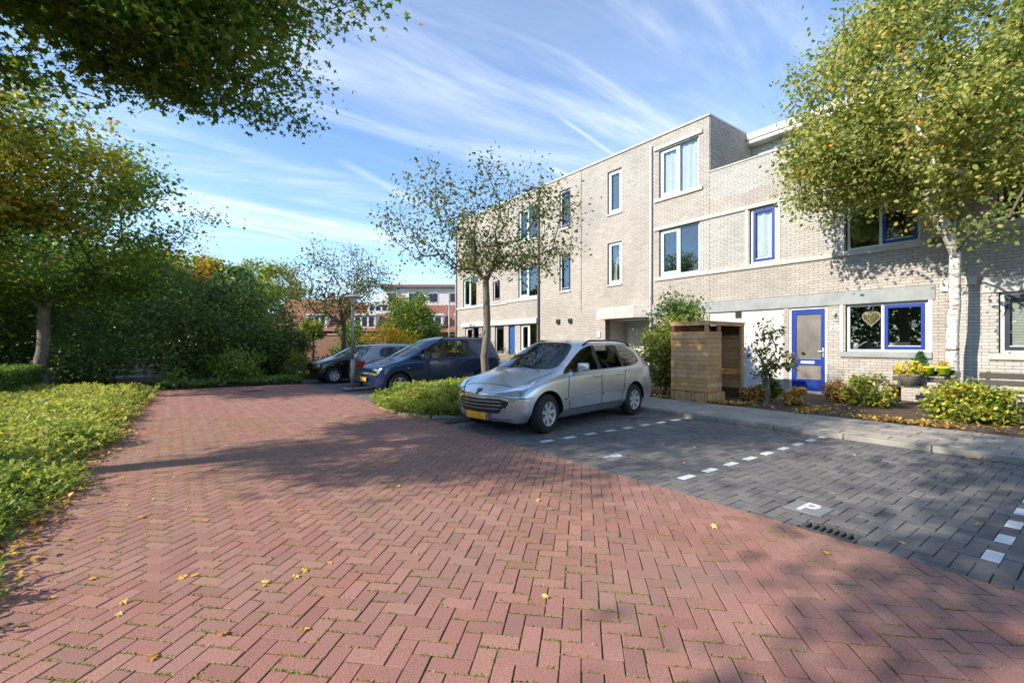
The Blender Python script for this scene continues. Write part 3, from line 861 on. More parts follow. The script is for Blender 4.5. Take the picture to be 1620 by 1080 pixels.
# ---- tall house with the corner window, white downpipe and canopy
H2 = thing('terraced_house', (0, 0, 0), 'three storey pale brick house with wide white corner window and canopied entrance', 'house', 'terraced houses of the row')
C0, C1 = 8.192, 14.0
TOP = 8.85
holes = [(8.57, 10.11, 6.64, 8.36), (8.54, 10.11, 3.84, 5.5), (11.82, 12.54, 6.60, 8.30), (11.82, 12.54, 3.80, 5.48), (10.55, 12.66, .1, 2.4)]
bands = [(8.19, 10.32, 2.45, 2.79), (8.19, 10.3, 3.70, 3.84), (8.19, 10.3, 5.50, 5.62), (8.42, 10.3, 8.38, 8.5), (8.42, 10.3, 6.52, 6.64)]
skin(H2, C0, C1, TOP, holes, bands, lambda y, z: 3.84 < z < 5.5 and y < 8.6, 0)
band(H2, C0, 10.32, 2.452, 2.788, M_conc, .03, 'lintel'); band(H2, C0, 10.3, 3.70, 3.838, M_concw, .05, 'sill_band'); band(H2, C0, 10.3, 5.502, 5.62, M_concw, .05, 'lintel_band')
band(H2, 8.42, 10.3, 8.38, 8.5, M_concw, .06, 'lintel'); band(H2, 8.42, 10.3, 6.52, 6.638, M_concw, .06, 'sill')
window(H2, 8.59, 10.09, 6.645, 8.355, frame=M_tframe, split=[(.5, M_tframe), (1, None)], sill=False, cur=[(.03, .5), (.52, .97)], outer=.06)
window(H2, 8.56, 10.09, 3.845, 5.495, frame=M_tframe, split=[(.5, M_tframe), (1, None)], sill=False, outer=.06)
window(H2, 11.84, 12.52, 6.605, 8.295, frame=M_wframe, sash=M_tframe, cur=[(.1, .95)])
window(H2, 11.84, 12.52, 3.805, 5.475, frame=M_wframe, sash=M_tframe, cur=[(.1, .5)])
downpipe(H2, 10.42, .1, 8.62, M_pipew)
# entrance recess with two doors and the canopy
rc = MB(); RX = XF + 1.3
rc.box(XF + .281, RX, 12.66, 12.8, .1, 2.4).box(XF + .281, RX, 10.42, 10.55, .1, 2.4).box(XF + .281, RX, 10.55, 12.66, 2.4, 2.5).box(RX, RX + .15, 10.42, 12.8, .1, 2.5).build('entrance_recess', M_render, H2)
MB().box(XF - .1, RX, 10.55, 12.66, .02, .13).build('entrance_floor', M_tile, H2)
bricks(H2, XF + .28, RX, .13, 2.4, [], plane='y', pos=12.655)
for (ya, yb, m_, nm) in ((11.75, 12.55, M_wframe, 'door'), (10.75, 11.45, mat('grey_brown_door_paint', (.22, .20, .18), .5), 'door')):
    dd = MB().bbox(RX - .05, RX, ya, yb, .14, 2.1, .006).build(nm, m_, H2)
    for k in range(5): MB().box(RX - .053, RX - .049, ya + .06 + k * (yb - ya - .12) / 4 - .004, ya + .06 + k * (yb - ya - .12) / 4 + .004, .2, 2.04).build('groove', M_conc, dd)
    MB().bbox(RX - .09, RX - .05, ya + .05, ya + .12, 1.05, 1.09, .006).build('handle', M_steel, dd)
MB().box(RX - .03, RX, 11.75, 12.55, 2.12, 2.38).build('transom_light', M_tframe, H2)
cv = [(XF, 10.3), (XF - .45, 10.9), (XF - .45, 12.7), (XF, 12.7)]
MB().prism(cv[::-1], 2.42, 2.86, .01).add([(x, y, 2.42) for x, y in cv], [(0, 1, 2, 3)]).build('canopy', M_concw, H2)
MB().bbox(XF - .05, XF, 12.9, 13.06, 1.72, 1.95, .01).build('doorbell_panel', M_wframe, H2)
# gable of the third storey above the terrace
mb = MB(); mb.box(XF + .02, 16.8, C0 + .009, C0 + .25, 6.85, TOP).build('side_wall', M_mortar, H2)
bricks(H2, XF + .035, 16.8, 6.85, TOP, [], plane='y', pos=C0 - .014)
MB().bbox(XF - .04, XF + .3, C0 - .03, C1 - .002, TOP, TOP + .07, .008).bbox(XF + .3, 16.9, C0 - .03, C0 + .28, TOP + .001, TOP + .068, .008).build('parapet_cap', M_concw, H2)
shell(H2, C0 + .02, C1, TOP - .02)

# ---- the next two houses along the row
H3 = thing('terraced_house', (0, 0, 0), 'three storey pale brick house behind the sparse street tree, with dark expansion joint and downpipe', 'house', 'terraced houses of the row')
E0, E1 = 14.002, 19.4
holes = [(14.67, 15.39, 6.60, 8.30), (14.67, 15.39, 3.80, 5.48), (16.96, 18.46, 6.56, 8.15), (16.96, 18.46, 3.75, 5.35), (16.98, 18.30, 1.1, 2.45), (18.75, 19.30, .12, 2.4)]
bands = [(16.9, 19.4, 2.45, 2.69), (16.9, 19.4, 3.58, 3.70)]
skin(H3, E0, E1, TOP, holes, bands)
window(H3, 14.69, 15.37, 6.605, 8.295, frame=M_wframe, sash=M_nframe); window(H3, 14.69, 15.37, 3.805, 5.475, frame=M_wframe, sash=M_nframe)
window(H3, 16.98, 18.44, 6.565, 8.145, frame=M_tframe, split=[(.5, M_tframe), (1, None)], cur=[(.3, .6)]); window(H3, 16.98, 18.44, 3.755, 5.345, frame=M_tframe, split=[(.5, M_tframe), (1, None)])
window(H3, 17.0, 18.28, 1.105, 2.445, split=[(.5, M_wframe), (1, None)])
band(H3, 16.9, 19.398, 2.452, 2.69, M_fascia, .12, 'lintel'); band(H3, 16.9, 19.398, 3.58, 3.70, M_concw, .05, 'sill_band')
dd = MB().bbox(XF + .08, XF + .13, 18.78, 19.28, .14, 2.38, .006).build('door', mat('mid_blue_door_paint', (.02, .10, .30), .45), H3)
MB().bbox(XF + .06, XF + .08, 18.82, 18.86, 1.0, 1.2, .004).build('handle', M_steel, dd)
downpipe(H3, 16.80, .1, 8.7, mat('dark_pipe', (.10, .09, .085), .6))
MB().box(XF - .004, XF + .004, 14.0, 14.025, 2.9, TOP).build('expansion_joint', M_black, H3)
for yv in (14.55, 15.33): MB().bbox(XF - .09, XF + .002, yv, yv + .2, 2.36, 2.56, .02).build('vent_hood', M_nframe, H3)
MB().bbox(XF - .04, XF + .3, E0, E1 - .002, TOP, TOP + .07, .008).build('parapet_cap', M_concw, H3)
shell(H3, E0, E1, TOP - .02)

H4 = thing('terraced_house', (0, 0, 0), 'far end house of the pale brick row, above the dark blue people carrier', 'house', 'terraced houses of the row')
G0, G1 = 19.402, 24.8
holes = [(22.45, 23.95, 3.65, 5.35), (20.08, 20.74, 3.75, 4.85), (22.62, 23.28, 6.6, 7.9), (19.72, 20.56, .12, 2.4), (22.22, 23.70, 1.05, 2.45), (20.95, 21.82, .12, 2.4)]
bands = [(19.4, 24.0, 2.45, 2.69), (19.4, 24.8, 3.53, 3.65)]
skin(H4, G0, G1, TOP, holes, bands)
window(H4, 22.47, 23.93, 3.655, 5.345, frame=M_tframe, split=[(.5, M_tframe), (1, None)], sill=False); window(H4, 20.10, 20.72, 3.755, 4.845, frame=M_wframe, sash=M_nframe)
window(H4, 22.64, 23.26, 6.605, 7.895, frame=M_wframe, sash=M_nframe); window(H4, 22.24, 23.68, 1.055, 2.445, split=[(.55, M_wframe), (1, None)])
window(H4, 19.74, 20.54, .9, 2.395, frame=M_wframe, sash=M_nframe, sill=False)
MB().box(XF + .03, XF + .2, 19.72, 20.56, .12, .9).build('painted_panel', M_render, H4)
dd = MB().bbox(XF + .08, XF + .13, 20.97, 21.80, .14, 2.38, .006).build('door', mat('blue_door_paint', (.02, .08, .26), .45), H4)
MB().bbox(XF + .06, XF + .08, 21.02, 21.06, 1.0, 1.2, .004).build('handle', M_steel, dd)
band(H4, G0, 24.0, 2.452, 2.69, M_fascia, .12, 'lintel'); band(H4, G0, 24.798, 3.532, 3.65, M_concw, .05, 'sill_band')
downpipe(H4, 24.72, .1, 8.7, M_pipe)
MB().bbox(XF - .04, XF + .3, G0, G1, TOP, TOP + .07, .008).build('parapet_cap', M_concw, H4)
shell(H4, G0, G1, TOP - .02)
# ------------------------------------------------------------------ cars
def paint(name, col, metal=.55, rough=.32):
    m = mat(name, col, rough, metal, var=.05, scale=3, coat=.8); return m


M_tyre = mat('tyre_rubber', (0.018, 0.018, 0.019), .85, var=.3, scale=20)
M_rim = mat('alloy', (0.62, 0.62, 0.63), .4, .5, var=.2, scale=12)
M_trim = mat('black_trim', (0.015, 0.015, 0.017), .45)
M_cglass = glass_mat('car_glass', (0.52, 0.58, 0.57), 0.05, gain=1.0)
M_seat = mat('seat_cloth', (0.05, 0.05, 0.055), .95)
M_lamp = glass_mat('lamp_glass', (0.85, 0.88, 0.9), 0.12)
M_refl = mat('lamp_reflector', (0.50, 0.52, 0.54), .3, .4, var=.7, scale=60)
M_chrome = mat('chrome_bar', (0.42, 0.43, 0.45), .3, .5)
M_tail = mat('tail_lamp_red', (0.35, 0.008, 0.008), .2, coat=.8)
M_plate = mat('yellow_plate', (0.72, 0.40, 0.02), .45, scale=14, col2=(0.50, 0.25, 0.015), thresh=(.3, .6))
M_orange = mat('indicator_orange', (0.6, 0.2, 0.02), .3)


class Car:
    def __init__(s, name, label, spec, paintm, loc, rz, group='parked cars'):
        s.s = spec; s.root = thing(name, loc, label, 'car', group, rz); s.paint = paintm
        s.body()
    def body(s):
        S = s.s; hw = S['W'] / 2; ST = []
        zb = S['zb']
        for st in S['stations']:
            ST.append([Vector(p) for p in st(hw, zb)])
        nst, nr = len(ST), len(ST[0])
        bm = bmesh.new(); V = {}
        def vert(i, j, sd):
            p = ST[i][j]
            if p.y == 0: sd = 1
            k = (i, j, sd)
            if k not in V: V[k] = bm.verts.new((p.x, p.y * sd, p.z))
            return V[k]
        def face(vs, mi):
            u = []
            for v in vs:
                if v not in u: u.append(v)
            if len(u) >= 3:
                try: f = bm.faces.new(u); f.material_index = mi
                except ValueError: pass
        for sd in (1, -1):
            for i in range(nst - 1):
                for j in range(nr - 1):
                    q = [vert(i, j, sd), vert(i + 1, j, sd), vert(i + 1, j + 1, sd), vert(i, j + 1, sd)]
                    mi = S['cells'].get((i, j), 0)
                    if j == 0: mi = 2
                    face(q if sd == 1 else q[::-1], mi)
            for (ci, mids, rev) in ((0, S['cap0'], True), (nst - 1, S['cap1'], False)):
                mv = [vert(ci, 0, 1)]
                for k, p in enumerate(mids):
                    kk = ('m', ci, k)
                    if kk not in V: V[kk] = bm.verts.new(p)
                    mv.append(V[kk])
                fs = [[mv[0], vert(ci, 1, sd), vert(ci, 2, sd), mv[1]], [mv[1], vert(ci, 2, sd), vert(ci, 3, sd), mv[2]], [mv[2], vert(ci, 3, sd), vert(ci, 4, sd), mv[3]],
                      [mv[3]] + [vert(ci, j, sd) for j in range(4, nr)]]
                for q in fs:
                    q = q[::-1] if (rev == (sd == 1)) else q
                    face(q, 0)
        bmesh.ops.recalc_face_normals(bm, faces=bm.faces[:])
        cl = bm.edges.layers.float.new('crease_edge')
        for e in bm.edges:
            mi = {f.material_index for f in e.link_faces}
            if len(mi) > 1 and mi != {0, 2}: e[cl] = .55
        inv = {v: k for k, v in V.items()}
        for e in bm.edges:
            ka, kb = inv.get(e.verts[0]), inv.get(e.verts[1])
            if ka[0] == 'm' or kb[0] == 'm': continue
            if ka[1] == kb[1] and ka[1] in (1, 2, 4): e[cl] = max(e[cl], {1: .7, 2: .5, 4: .55}[ka[1]])
            if ka[1] == kb[1] == 5 and max(ka[0], kb[0]) <= 3: e[cl] = max(e[cl], .35)
            if ka[0] == kb[0] == nst - 1: e[cl] = max(e[cl], .35)
        me = bpy.data.meshes.new('body'); bm.to_mesh(me); bm.free()
        tmp = bpy.data.objects.new('tmp_body', me); COL.objects.link(tmp)
        for k in range(4): me.materials.append(None)
        md = tmp.modifiers.new('sub', 'SUBSURF'); md.levels = 3; md.render_levels = 3
        cuts = []
        for wx in S['wheels']:
            for sd in (1, -1):
                c = MB(); r = S['arch']; n = 40
                vs = []
                for k in range(n):
                    t = 2 * math.pi * k / n
                    vs += [(wx + r * math.cos(t), sd * (hw - .30), S['wr'] + r * math.sin(t)), (wx + r * math.cos(t), sd * (hw + .2), S['wr'] + r * math.sin(t))]
                c.add(vs, [(2 * k, 2 * ((k + 1) % n), 2 * ((k + 1) % n) + 1, 2 * k + 1) for k in range(n)] + [tuple(range(0, 2 * n, 2))[::-1], tuple(range(1, 2 * n, 2))])
                cm = c.mesh('cut'); b2 = bmesh.new(); b2.from_mesh(cm); bmesh.ops.recalc_face_normals(b2, faces=b2.faces[:]); b2.to_mesh(cm); b2.free()
                for k in range(4): cm.materials.append(None)
                cm.polygons.foreach_set('material_index', [2] * len(cm.polygons))
                co = bpy.data.objects.new('tmp_cut', cm); COL.objects.link(co); cuts.append(co)
                bo = tmp.modifiers.new('cut', 'BOOLEAN'); bo.operation = 'DIFFERENCE'; bo.object = co; bo.solver = 'EXACT'
        dg = bpy.context.evaluated_depsgraph_get()
        full = bpy.data.meshes.new_from_object(tmp.evaluated_get(dg))
        for o in cuts + [tmp]: bpy.data.objects.remove(o)
        s.bvh = BVHTree.FromPolygons([v.co.copy() for v in full.vertices], [tuple(p.vertices) for p in full.polygons])
        # split by material: 0 paint, 1 glass, 2 black, 3 pillar trim
        co = np.empty(len(full.vertices) * 3); full.vertices.foreach_get('co', co); co = co.reshape(-1, 3)
        groups = {}
        for p in full.polygons: groups.setdefault(p.material_index, []).append(tuple(p.vertices))
        def sub(fs):
            used = sorted({v for f in fs for v in f}); mp = {v: i for i, v in enumerate(used)}
            mb = MB(); mb.v = [tuple(co[v]) for v in used]; mb.f = [tuple(mp[v] for v in f) for f in fs]; return mb
        def finish(mb, name, m):
            o = mb.build(name, m, s.root, smooth=True)
            try: o.data.set_sharp_from_angle(angle=R(38))
            except Exception: pass
            return o
        finish(sub(groups[0]), 'body', s.paint)
        finish(sub(groups[2]), 'underbody', M_trim)
                # every pane is its own part: connected pieces of the glass faces
        def pieces(fs):
            par = {}
            def find(a):
                while par.setdefault(a, a) != a: par[a] = par[par[a]]; a = par[a]
                return a
            for f in fs:
                for v in f[1:]: par[find(v)] = find(f[0])
            comps = {}
            for f in fs: comps.setdefault(find(f[0]), []).append(f)
            return comps.values()
        for c in pieces(groups.get(3, [])): finish(sub(c), 'pillar', M_trim)
        for c in pieces(groups.get(1, [])):
            mb = sub(c); xs = np.mean([v[0] for v in mb.v]); ys = np.mean([v[1] for v in mb.v])
            nm = 'side_window' if abs(ys) > .2 else ('windscreen' if xs < S['L'] / 2 else 'rear_window')
            finish(mb, nm, M_cglass)
        bpy.data.meshes.remove(full)
        s.wheels()
        s.cabin()
    def wheels(s):
        S = s.s; hw = S['W'] / 2; r = S['wr']; tw = .19
        for k, wx in enumerate(S['wheels']):
            for sd in (1, -1):
                prof = [(r * .62, -tw / 2), (r * .90, -tw / 2), (r * .97, -tw / 2 + .02), (r, -tw / 2 + .04), (r, tw / 2 - .04), (r * .97, tw / 2 - .02), (r * .90, tw / 2), (r * .62, tw / 2), (r * .60, 0), (r * .62, -tw / 2)]
                y = sd * (hw - tw / 2 - .02); st = R(S.get('steer', 0)) if k == S.get('steer_axle', 0) else 0
                w = MB().lathe(prof, 32, 'y').build('wheel', M_tyre, s.root, (wx, y, r), smooth=True); w.rotation_euler = (0, 0, st)
                rim = MB()
                rim.lathe([(r * .64, sd * .085), (r * .61, sd * .095), (r * .565, sd * .088), (r * .55, sd * .04)], 32, 'y')
                MB().lathe([(r * .60, sd * .03), (0.0, sd * .02)], 24, 'y').build('brake_disc', M_trim, w)
                n = S.get('spokes', 6)
                for i in range(n):
                    t = 2 * math.pi * i / n + .2; wd = S.get('spoke_w', .042)
                    u = Vector((math.cos(t), 0, math.sin(t))); p = Vector((-math.sin(t), 0, math.cos(t)))
                    q = []
                    for (rr, ww, yy) in ((.03, wd * .7, .07), (r * .58, wd * .85, .085)):
                        for sg in (-1, 1): q.append(u * rr + p * (ww * sg) + Vector((0, sd * yy, 0)))
                    q2 = [v - Vector((0, sd * .04, 0)) for v in q]
                    rim.add(q + q2, [(0, 1, 3, 2), (4, 6, 7, 5), (0, 2, 6, 4), (1, 5, 7, 3), (2, 3, 7, 6)])
                rim.lathe([(0, sd * .062), (.035, sd * .06), (.045, sd * .045), (.045, 0)], 16, 'y')
                rm = rim.mesh('rim'); b = bmesh.new(); b.from_mesh(rm); bmesh.ops.recalc_face_normals(b, faces=b.faces[:]); b.to_mesh(rm); b.free()
                ob('rim', rm, M_rim, w)
    def cabin(s):
        S = s.s; hw = S['W'] / 2
        rows = S['seats']
        for x in rows:
            for y in (-.36, .36):
                m = MB().bbox(x, x + .5, y - .24, y + .24, .42, .6, .06).bbox(x + .42, x + .58, y - .24, y + .24, .55, S.get('seat_top', 1.08), .06).bbox(x + .46, x + .56, y - .13, y + .13, S.get('seat_top', 1.08) + .03, S.get('seat_top', 1.08) + .22, .04)
                m.build('seat', M_seat, s.root, smooth=True)
        dx = S['dash']
        MB().bbox(dx - .3, dx + .15, -hw * .78, hw * .78, .62, .90, .06).build('dashboard', M_trim, s.root, smooth=True)
        t = []
        for k in range(21): a_ = 2 * math.pi * k / 20; t.append((dx + .25 + .05 * math.sin(a_), .36 + .18 * math.cos(a_), .88 + .17 * math.sin(a_)))
        MB().tube(t, .014, 6, False).build('steering_wheel', M_trim, s.root, smooth=True)
        MB().box(S['wheels'][0] + .1, S['wheels'][1] + .3, -hw * .8, hw * .8, .26, .30).build('floor_pan', M_seat, s.root)
    def hit(s, o, d):
        l, n, i, t = s.bvh.ray_cast(Vector(o), Vector(d)); return l, n
    def decal(s, name, poly, plane, m, off=.006, div=7, parent=None, sd=-1, smooth=True, inset=.0):
        """a shaped piece laid on the body. plane 'side': (x,z); 'front': (y,z); 'rear': (y,z); 'top': (x,y)"""
        bm = bmesh.new(); vs = [bm.verts.new((p[0], p[1], 0)) for p in poly]; f = bm.faces.new(vs)
        bmesh.ops.triangulate(bm, faces=[f]); bmesh.ops.subdivide_edges(bm, edges=bm.edges[:], cuts=div, use_grid_fill=True)
        ok = []
        for v in bm.verts:
            a, b = v.co.x, v.co.y
            if plane == 'side': o, d = (a, sd * 3, b), (0, -sd, 0)
            elif plane == 'front': o, d = (-2, a, b), (1, 0, 0)
            elif plane == 'rear': o, d = (8, a, b), (-1, 0, 0)
            elif plane == 'slant': o, d = (-2, a, b + 2), Vector((1, 0, -1)).normalized()
            else: o, d = (a, b, 4), (0, 0, -1)
            l, n = s.hit(o, d)
            if l is None: ok.append(v); continue
            if n.dot(Vector(d)) > 0: n = -n
            v.co = l + n * off - Vector(d) * .001
        if ok: bmesh.ops.delete(bm, geom=ok, context='VERTS')
        bmesh.ops.recalc_face_normals(bm, faces=bm.faces[:])
        me = bpy.data.meshes.new(name); bm.to_mesh(me); bm.free()
        return ob(name, me, m, parent or s.root, smooth=smooth)
    def line(s, name, pts, plane, m, w=.007, off=.0035, sd=-1, n=14):
        """a narrow strip following the body: panel gaps and mouldings"""
        P = []
        for i in range(len(pts) - 1):
            for k in range(n): t = k / n; P.append((pts[i][0] * (1 - t) + pts[i + 1][0] * t, pts[i][1] * (1 - t) + pts[i + 1][1] * t))
        P.append(pts[-1]); v = []; 
        for i, p in enumerate(P):
            a = P[max(i - 1, 0)]; b = P[min(i + 1, len(P) - 1)]
            dx, dy = b[0] - a[0], b[1] - a[1]; L_ = math.hypot(dx, dy) or 1; nx, ny = -dy / L_ * w, dx / L_ * w
            for sg in (1, -1):
                q = (p[0] + nx * sg, p[1] + ny * sg)
                if plane == 'side': o, d = (q[0], sd * 3, q[1]), (0, -sd, 0)
                elif plane == 'front': o, d = (-2, *q), (1, 0, 0)
                elif plane == 'rear': o, d = (8, *q), (-1, 0, 0)
                else: o, d = (*q, 4), (0, 0, -1)
                l, nn = s.hit(o, d)
                if l is None: l, nn = (Vector(v[-2]) if len(v) > 1 else Vector((0, 0, .3))), Vector((0, 0, 1))
                if nn.dot(Vector(d)) > 0: nn = -nn
                v.append(l + nn * off)
        mb = MB().add(v, [(2 * i, 2 * i + 2, 2 * i + 3, 2 * i + 1) for i in range(len(P) - 1)])
        return mb.build(name, m, s.root, smooth=True)
    def mirror(s, x, z, m, size=(.10, .2, .14)):
        hw = s.s['W'] / 2
        for sd in (1, -1):
            o = MB().bbox(x, x + size[0], sd * (hw - .02), sd * (hw + size[1] - .02), z, z + size[2], .035).build('mirror', m, s.root, smooth=True)
            MB().tube([(x + .06, sd * (hw - .1), z + .01), (x + .05, sd * (hw + .02), z + .04)], .025, 8).build('mirror_arm', M_trim, o)
            MB().box(x + size[0], x + size[0] + .004, sd * (hw + .01), sd * (hw + size[1] - .05), z + .025, z + size[2] - .025).build('mirror_glass', M_refl, o)
    def plate(s, end, z, tilt=0):
        hw = .26; sgn = -1 if end == 'front' else 1
        l, n = s.hit((-2 if end == 'front' else 8, 0, z), (1 if end == 'front' else -1, 0, 0))
        x = l.x + sgn * .012
        p = MB().bbox(x - .006, x + .006, -hw, hw, z - .055, z + .055, .003).build('number_plate', M_plate, s.root)
        MB().box(x + sgn * .0065 - .0015, x + sgn * .0065 + .0015, -hw, -hw + .045, z - .05, z + .05).build('plate_band', mat('plate_blue', (.02, .06, .3), .4), p)
    def rails(s, x0, x1, y, z, sag=.03):
        for sd in (1, -1):
            pts = []
            for k in range(17):
                t = k / 16; x = x0 + (x1 - x0) * t
                l, n = s.hit((x, sd * y, 4), (0, 0, -1)); h = .055 * min(1, math.sin(math.pi * t) * 3.2)
                pts.append((x, sd * y, l.z + h - .005))
            MB().tube(pts, .017, 8).build('roof_rail', M_trim, s.root, smooth=True)
    def handles(s, xs, z, m, sds=(-1, 1)):
        for sd in sds:
            for x in xs:
                l, n = s.hit((x, sd * 3, z), (0, -sd, 0))
                y = l.y
                MB().bbox(x - .10, x + .10, min(y + sd * .028, y - sd * .01), max(y + sd * .028, y - sd * .01), z - .018, z + .018, .009).build('door_handle', m, s.root, smooth=True)


# a station of the body cage: rows run floor centre, floor edge, sill, flank, shoulder, window foot, window head, roof edge, roof, roof centre
def low(x, hw, zb, f=1.0, zs=.34, zm=.60, xo=0.0):
    return [(x + xo, 0, zb), (x + xo, hw * f * .84, zb), (x, hw * f * .985, zs), (x, hw * f * 1.0, zm)]
def hoodst(x, ze, zc, f=1.0, zm=.58, sh=.06):
    return lambda hw, zb: low(x, hw, zb, f, zm=zm) + [(x, hw * f * .985, ze - sh), (x, hw * f * .93, ze), (x, hw * f * .80, ze + .3 * (zc - ze)), (x, hw * f * .70, ze + .5 * (zc - ze)), (x, hw * f * .38, ze + .88 * (zc - ze)), (x, 0, zc)]
def nosest(x, ze, zc, sweep, f=.80, zb2=None, z2=.34, z3=.52):
    return lambda hw, zb: [(x + .12, 0, zb), (x + sweep * .8, hw * f * .84, zb), (x + sweep, hw * f * 1.0, z2), (x + sweep * 1.05, hw * f * 1.04, z3), (x + sweep, hw * f, ze - .05), (x + sweep, hw * f * .93, ze), (x + sweep * .8, hw * f * .8, ze + .3 * (zc - ze)), (x + sweep * .6, hw * f * .68, ze + .5 * (zc - ze)), (x + sweep * .15, hw * f * .36, ze + .9 * (zc - ze)), (x + .0, 0, zc)]
def cowlst(x, belt, zc, dx=.14):
    return lambda hw, zb: low(x, hw, zb, 1.0) + [(x, hw * .99, belt - .06), (x, hw * .945, belt), (x + .03, hw * .905, belt + .035), (x - .02, hw * .83, belt + .03), (x - dx * .7, hw * .45, zc - .01), (x - dx, 0, zc)]
def cabst(xl, xt, belt, yt, roof, f=1.0, x7=0.0, x8=0.0, x9=0.0, hd=.10, arc=.035):
    return lambda hw, zb: low(xl, hw, zb, f) + [(xl, hw * f * .99, belt - .06), (xl, hw * f * .945, belt), (xt, yt, roof - hd), (xt + x7, yt - .085, roof - arc), (xt + x8, yt * .55, roof - .008), (xt + x9, 0, roof)]
def tailst(x, z4, z5, zc, f=.97, xs=0.0, y7=.78, ze=None):
    return lambda hw, zb: low(x, hw, zb, f) + [(x, hw * f * .985, z4), (x, hw * f * .94, z5), (x + xs * .3, hw * f * .86, z5 + .02), (x + xs * .6, hw * f * y7, z5 + .01), (x + xs, hw * f * .42, zc), (x + xs * 1.15, 0, zc)]
def endst(x, ze, sweep, f=.86, z2=.34, z3=.56):
    return lambda hw, zb: [(x - .1, 0, zb), (x - sweep * .9, hw * f * .84, zb), (x - sweep, hw * f, z2), (x - sweep, hw * f * 1.03, z3), (x - sweep, hw * f * 1.0, ze - .06), (x - sweep, hw * f * .94, ze), (x - sweep * .7, hw * f * .84, ze + .005), (x - sweep * .5, hw * f * .74, ze + .006), (x - sweep * .15, hw * f * .40, ze + .008), (x, 0, ze + .01)]


def cells(*glass_trim):
    d = {}
    for (i, j, m) in glass_trim: d[(i, j)] = m
    return d


# --- silver estate car
silver = paint('silver_metallic_paint', (0.56, 0.62, 0.68), .78, .27)
spec = dict(L=4.42, W=1.78, zb=.19, wheels=(.87, 3.58), wr=.315, arch=.375, steer=7, seats=(1.75, 2.65), dash=1.5, spokes=7, spoke_w=.036,
            stations=[nosest(.0, .60, .645, .34, .84), hoodst(.40, .745, .785, .955), hoodst(.82, .875, .925, .995), cowlst(1.28, .935, 1.01, .20),
                      cabst(1.72, 2.06, .955, .625, 1.475, x7=-.03, x8=-.07, x9=-.10), cabst(2.33, 2.36, .965, .635, 1.515), cabst(2.41, 2.43, .967, .637, 1.52),
                      cabst(3.16, 3.12, .985, .635, 1.525), cabst(3.24, 3.19, .988, .633, 1.525), cabst(3.98, 3.82, 1.02, .605, 1.505), cabst(4.16, 4.02, 1.03, .585, 1.475, f=.985, x7=.03, x8=.06, x9=.08),
                      tailst(4.27, .92, 1.0, 1.0, .97, .06), endst(4.44, .72, .10, .93), ],
            cap0=[(.0, 0, .28), (-.04, 0, .42), (-.035, 0, .55)], cap1=[(4.44, 0, .3), (4.47, 0, .5), (4.46, 0, .66)],
            cells=cells((3, 5, 1), (4, 5, 1), (5, 5, 3), (6, 5, 1), (7, 5, 3), (8, 5, 1), (3, 7, 1), (3, 8, 1), (10, 7, 1), (10, 8, 1)))
ang = math.atan2(.45, 2.72)
ca, sa = math.cos(ang), math.sin(ang)
ox = 4.80 - (.87 * ca + .79 * sa); oy = 5.62 - (.87 * sa - .79 * ca)
c = Car('estate_car', 'silver estate car with roof rails, parked nose out beside the planted bed', spec, silver, (ox, oy, 0), ang)
def sym(car, name, poly, plane, m, **k):
    for sd in (1, -1):
        if plane == 'side': car.decal(name, poly, plane, m, sd=sd, **k)
        else: car.decal(name, [(p[0] * sd, p[1]) for p in poly], plane, m, **k)
# front: wide mouth with bars, swept lamps, emblem, fog lamps
grl = c.decal('grille', [(-.50, .575), (.50, .575), (.56, .555), (.57, .50), (.50, .41), (.40, .345), (-.40, .345), (-.50, .41), (-.57, .50), (-.56, .555)], 'front', M_trim, off=.004, div=6)
for zz, hh in ((.53, .47), (.475, .47), (.42, .43)): c.line('grille_bar', [(-hh, zz), (hh, zz)], 'front', M_chrome, w=.006, off=.014)
c.line('grille_surround', [(-.57, .56), (-.5, .585), (.5, .585), (.57, .56)], 'front', silver, w=.012, off=.012)
sym(c, 'headlight', [(.36, .78), (.50, .77), (.64, .82), (.735, .95), (.785, 1.12), (.80, 1.40), (.78, 1.50), (.72, 1.36), (.62, 1.12), (.50, .95)], 'slant', M_refl, off=.007, div=6)
for sd in (1, -1):
    for (yy, zz, rr) in ((.66, .97, .055), (.73, 1.14, .045)): c.decal('lamp_bowl', [(sd * yy + rr * math.cos(t_ * .524), zz + rr * 1.5 * math.sin(t_ * .524)) for t_ in range(12)], 'slant', M_chrome, off=.011, div=2)
sym(c, 'headlight_glass', [(.35, .78), (.50, .765), (.645, .815), (.74, .945), (.79, 1.12), (.805, 1.40), (.78, 1.52), (.715, 1.37), (.615, 1.13), (.495, .96)], 'slant', M_lamp, off=.016, div=6)
for sd in (1, -1): c.line('bumper_gap', [(.30, .585), (.52, .60)], 'side', M_trim, w=.006, sd=sd)
sym(c, 'fog_lamp', [(.47, .36), (.53, .38), (.53, .43), (.49, .44), (.45, .40)], 'front', M_refl, off=.008, div=2)
em = c.decal('emblem', [(-.055, .70), (-.02, .715), (.01, .70), (.055, .72), (.045, .685), (.0, .665), (.015, .63), (-.02, .625), (-.03, .66), (-.05, .665)], 'front', M_trim, off=.009, div=2)
c.plate('front', .295)
c.line('bumper_lip', [(-.62, .225), (.62, .225)], 'front', M_trim, w=.03, off=.006)
c.line('bonnet_gap', [(.38, .52), (.40, -.52)], 'top', M_trim, w=.006)
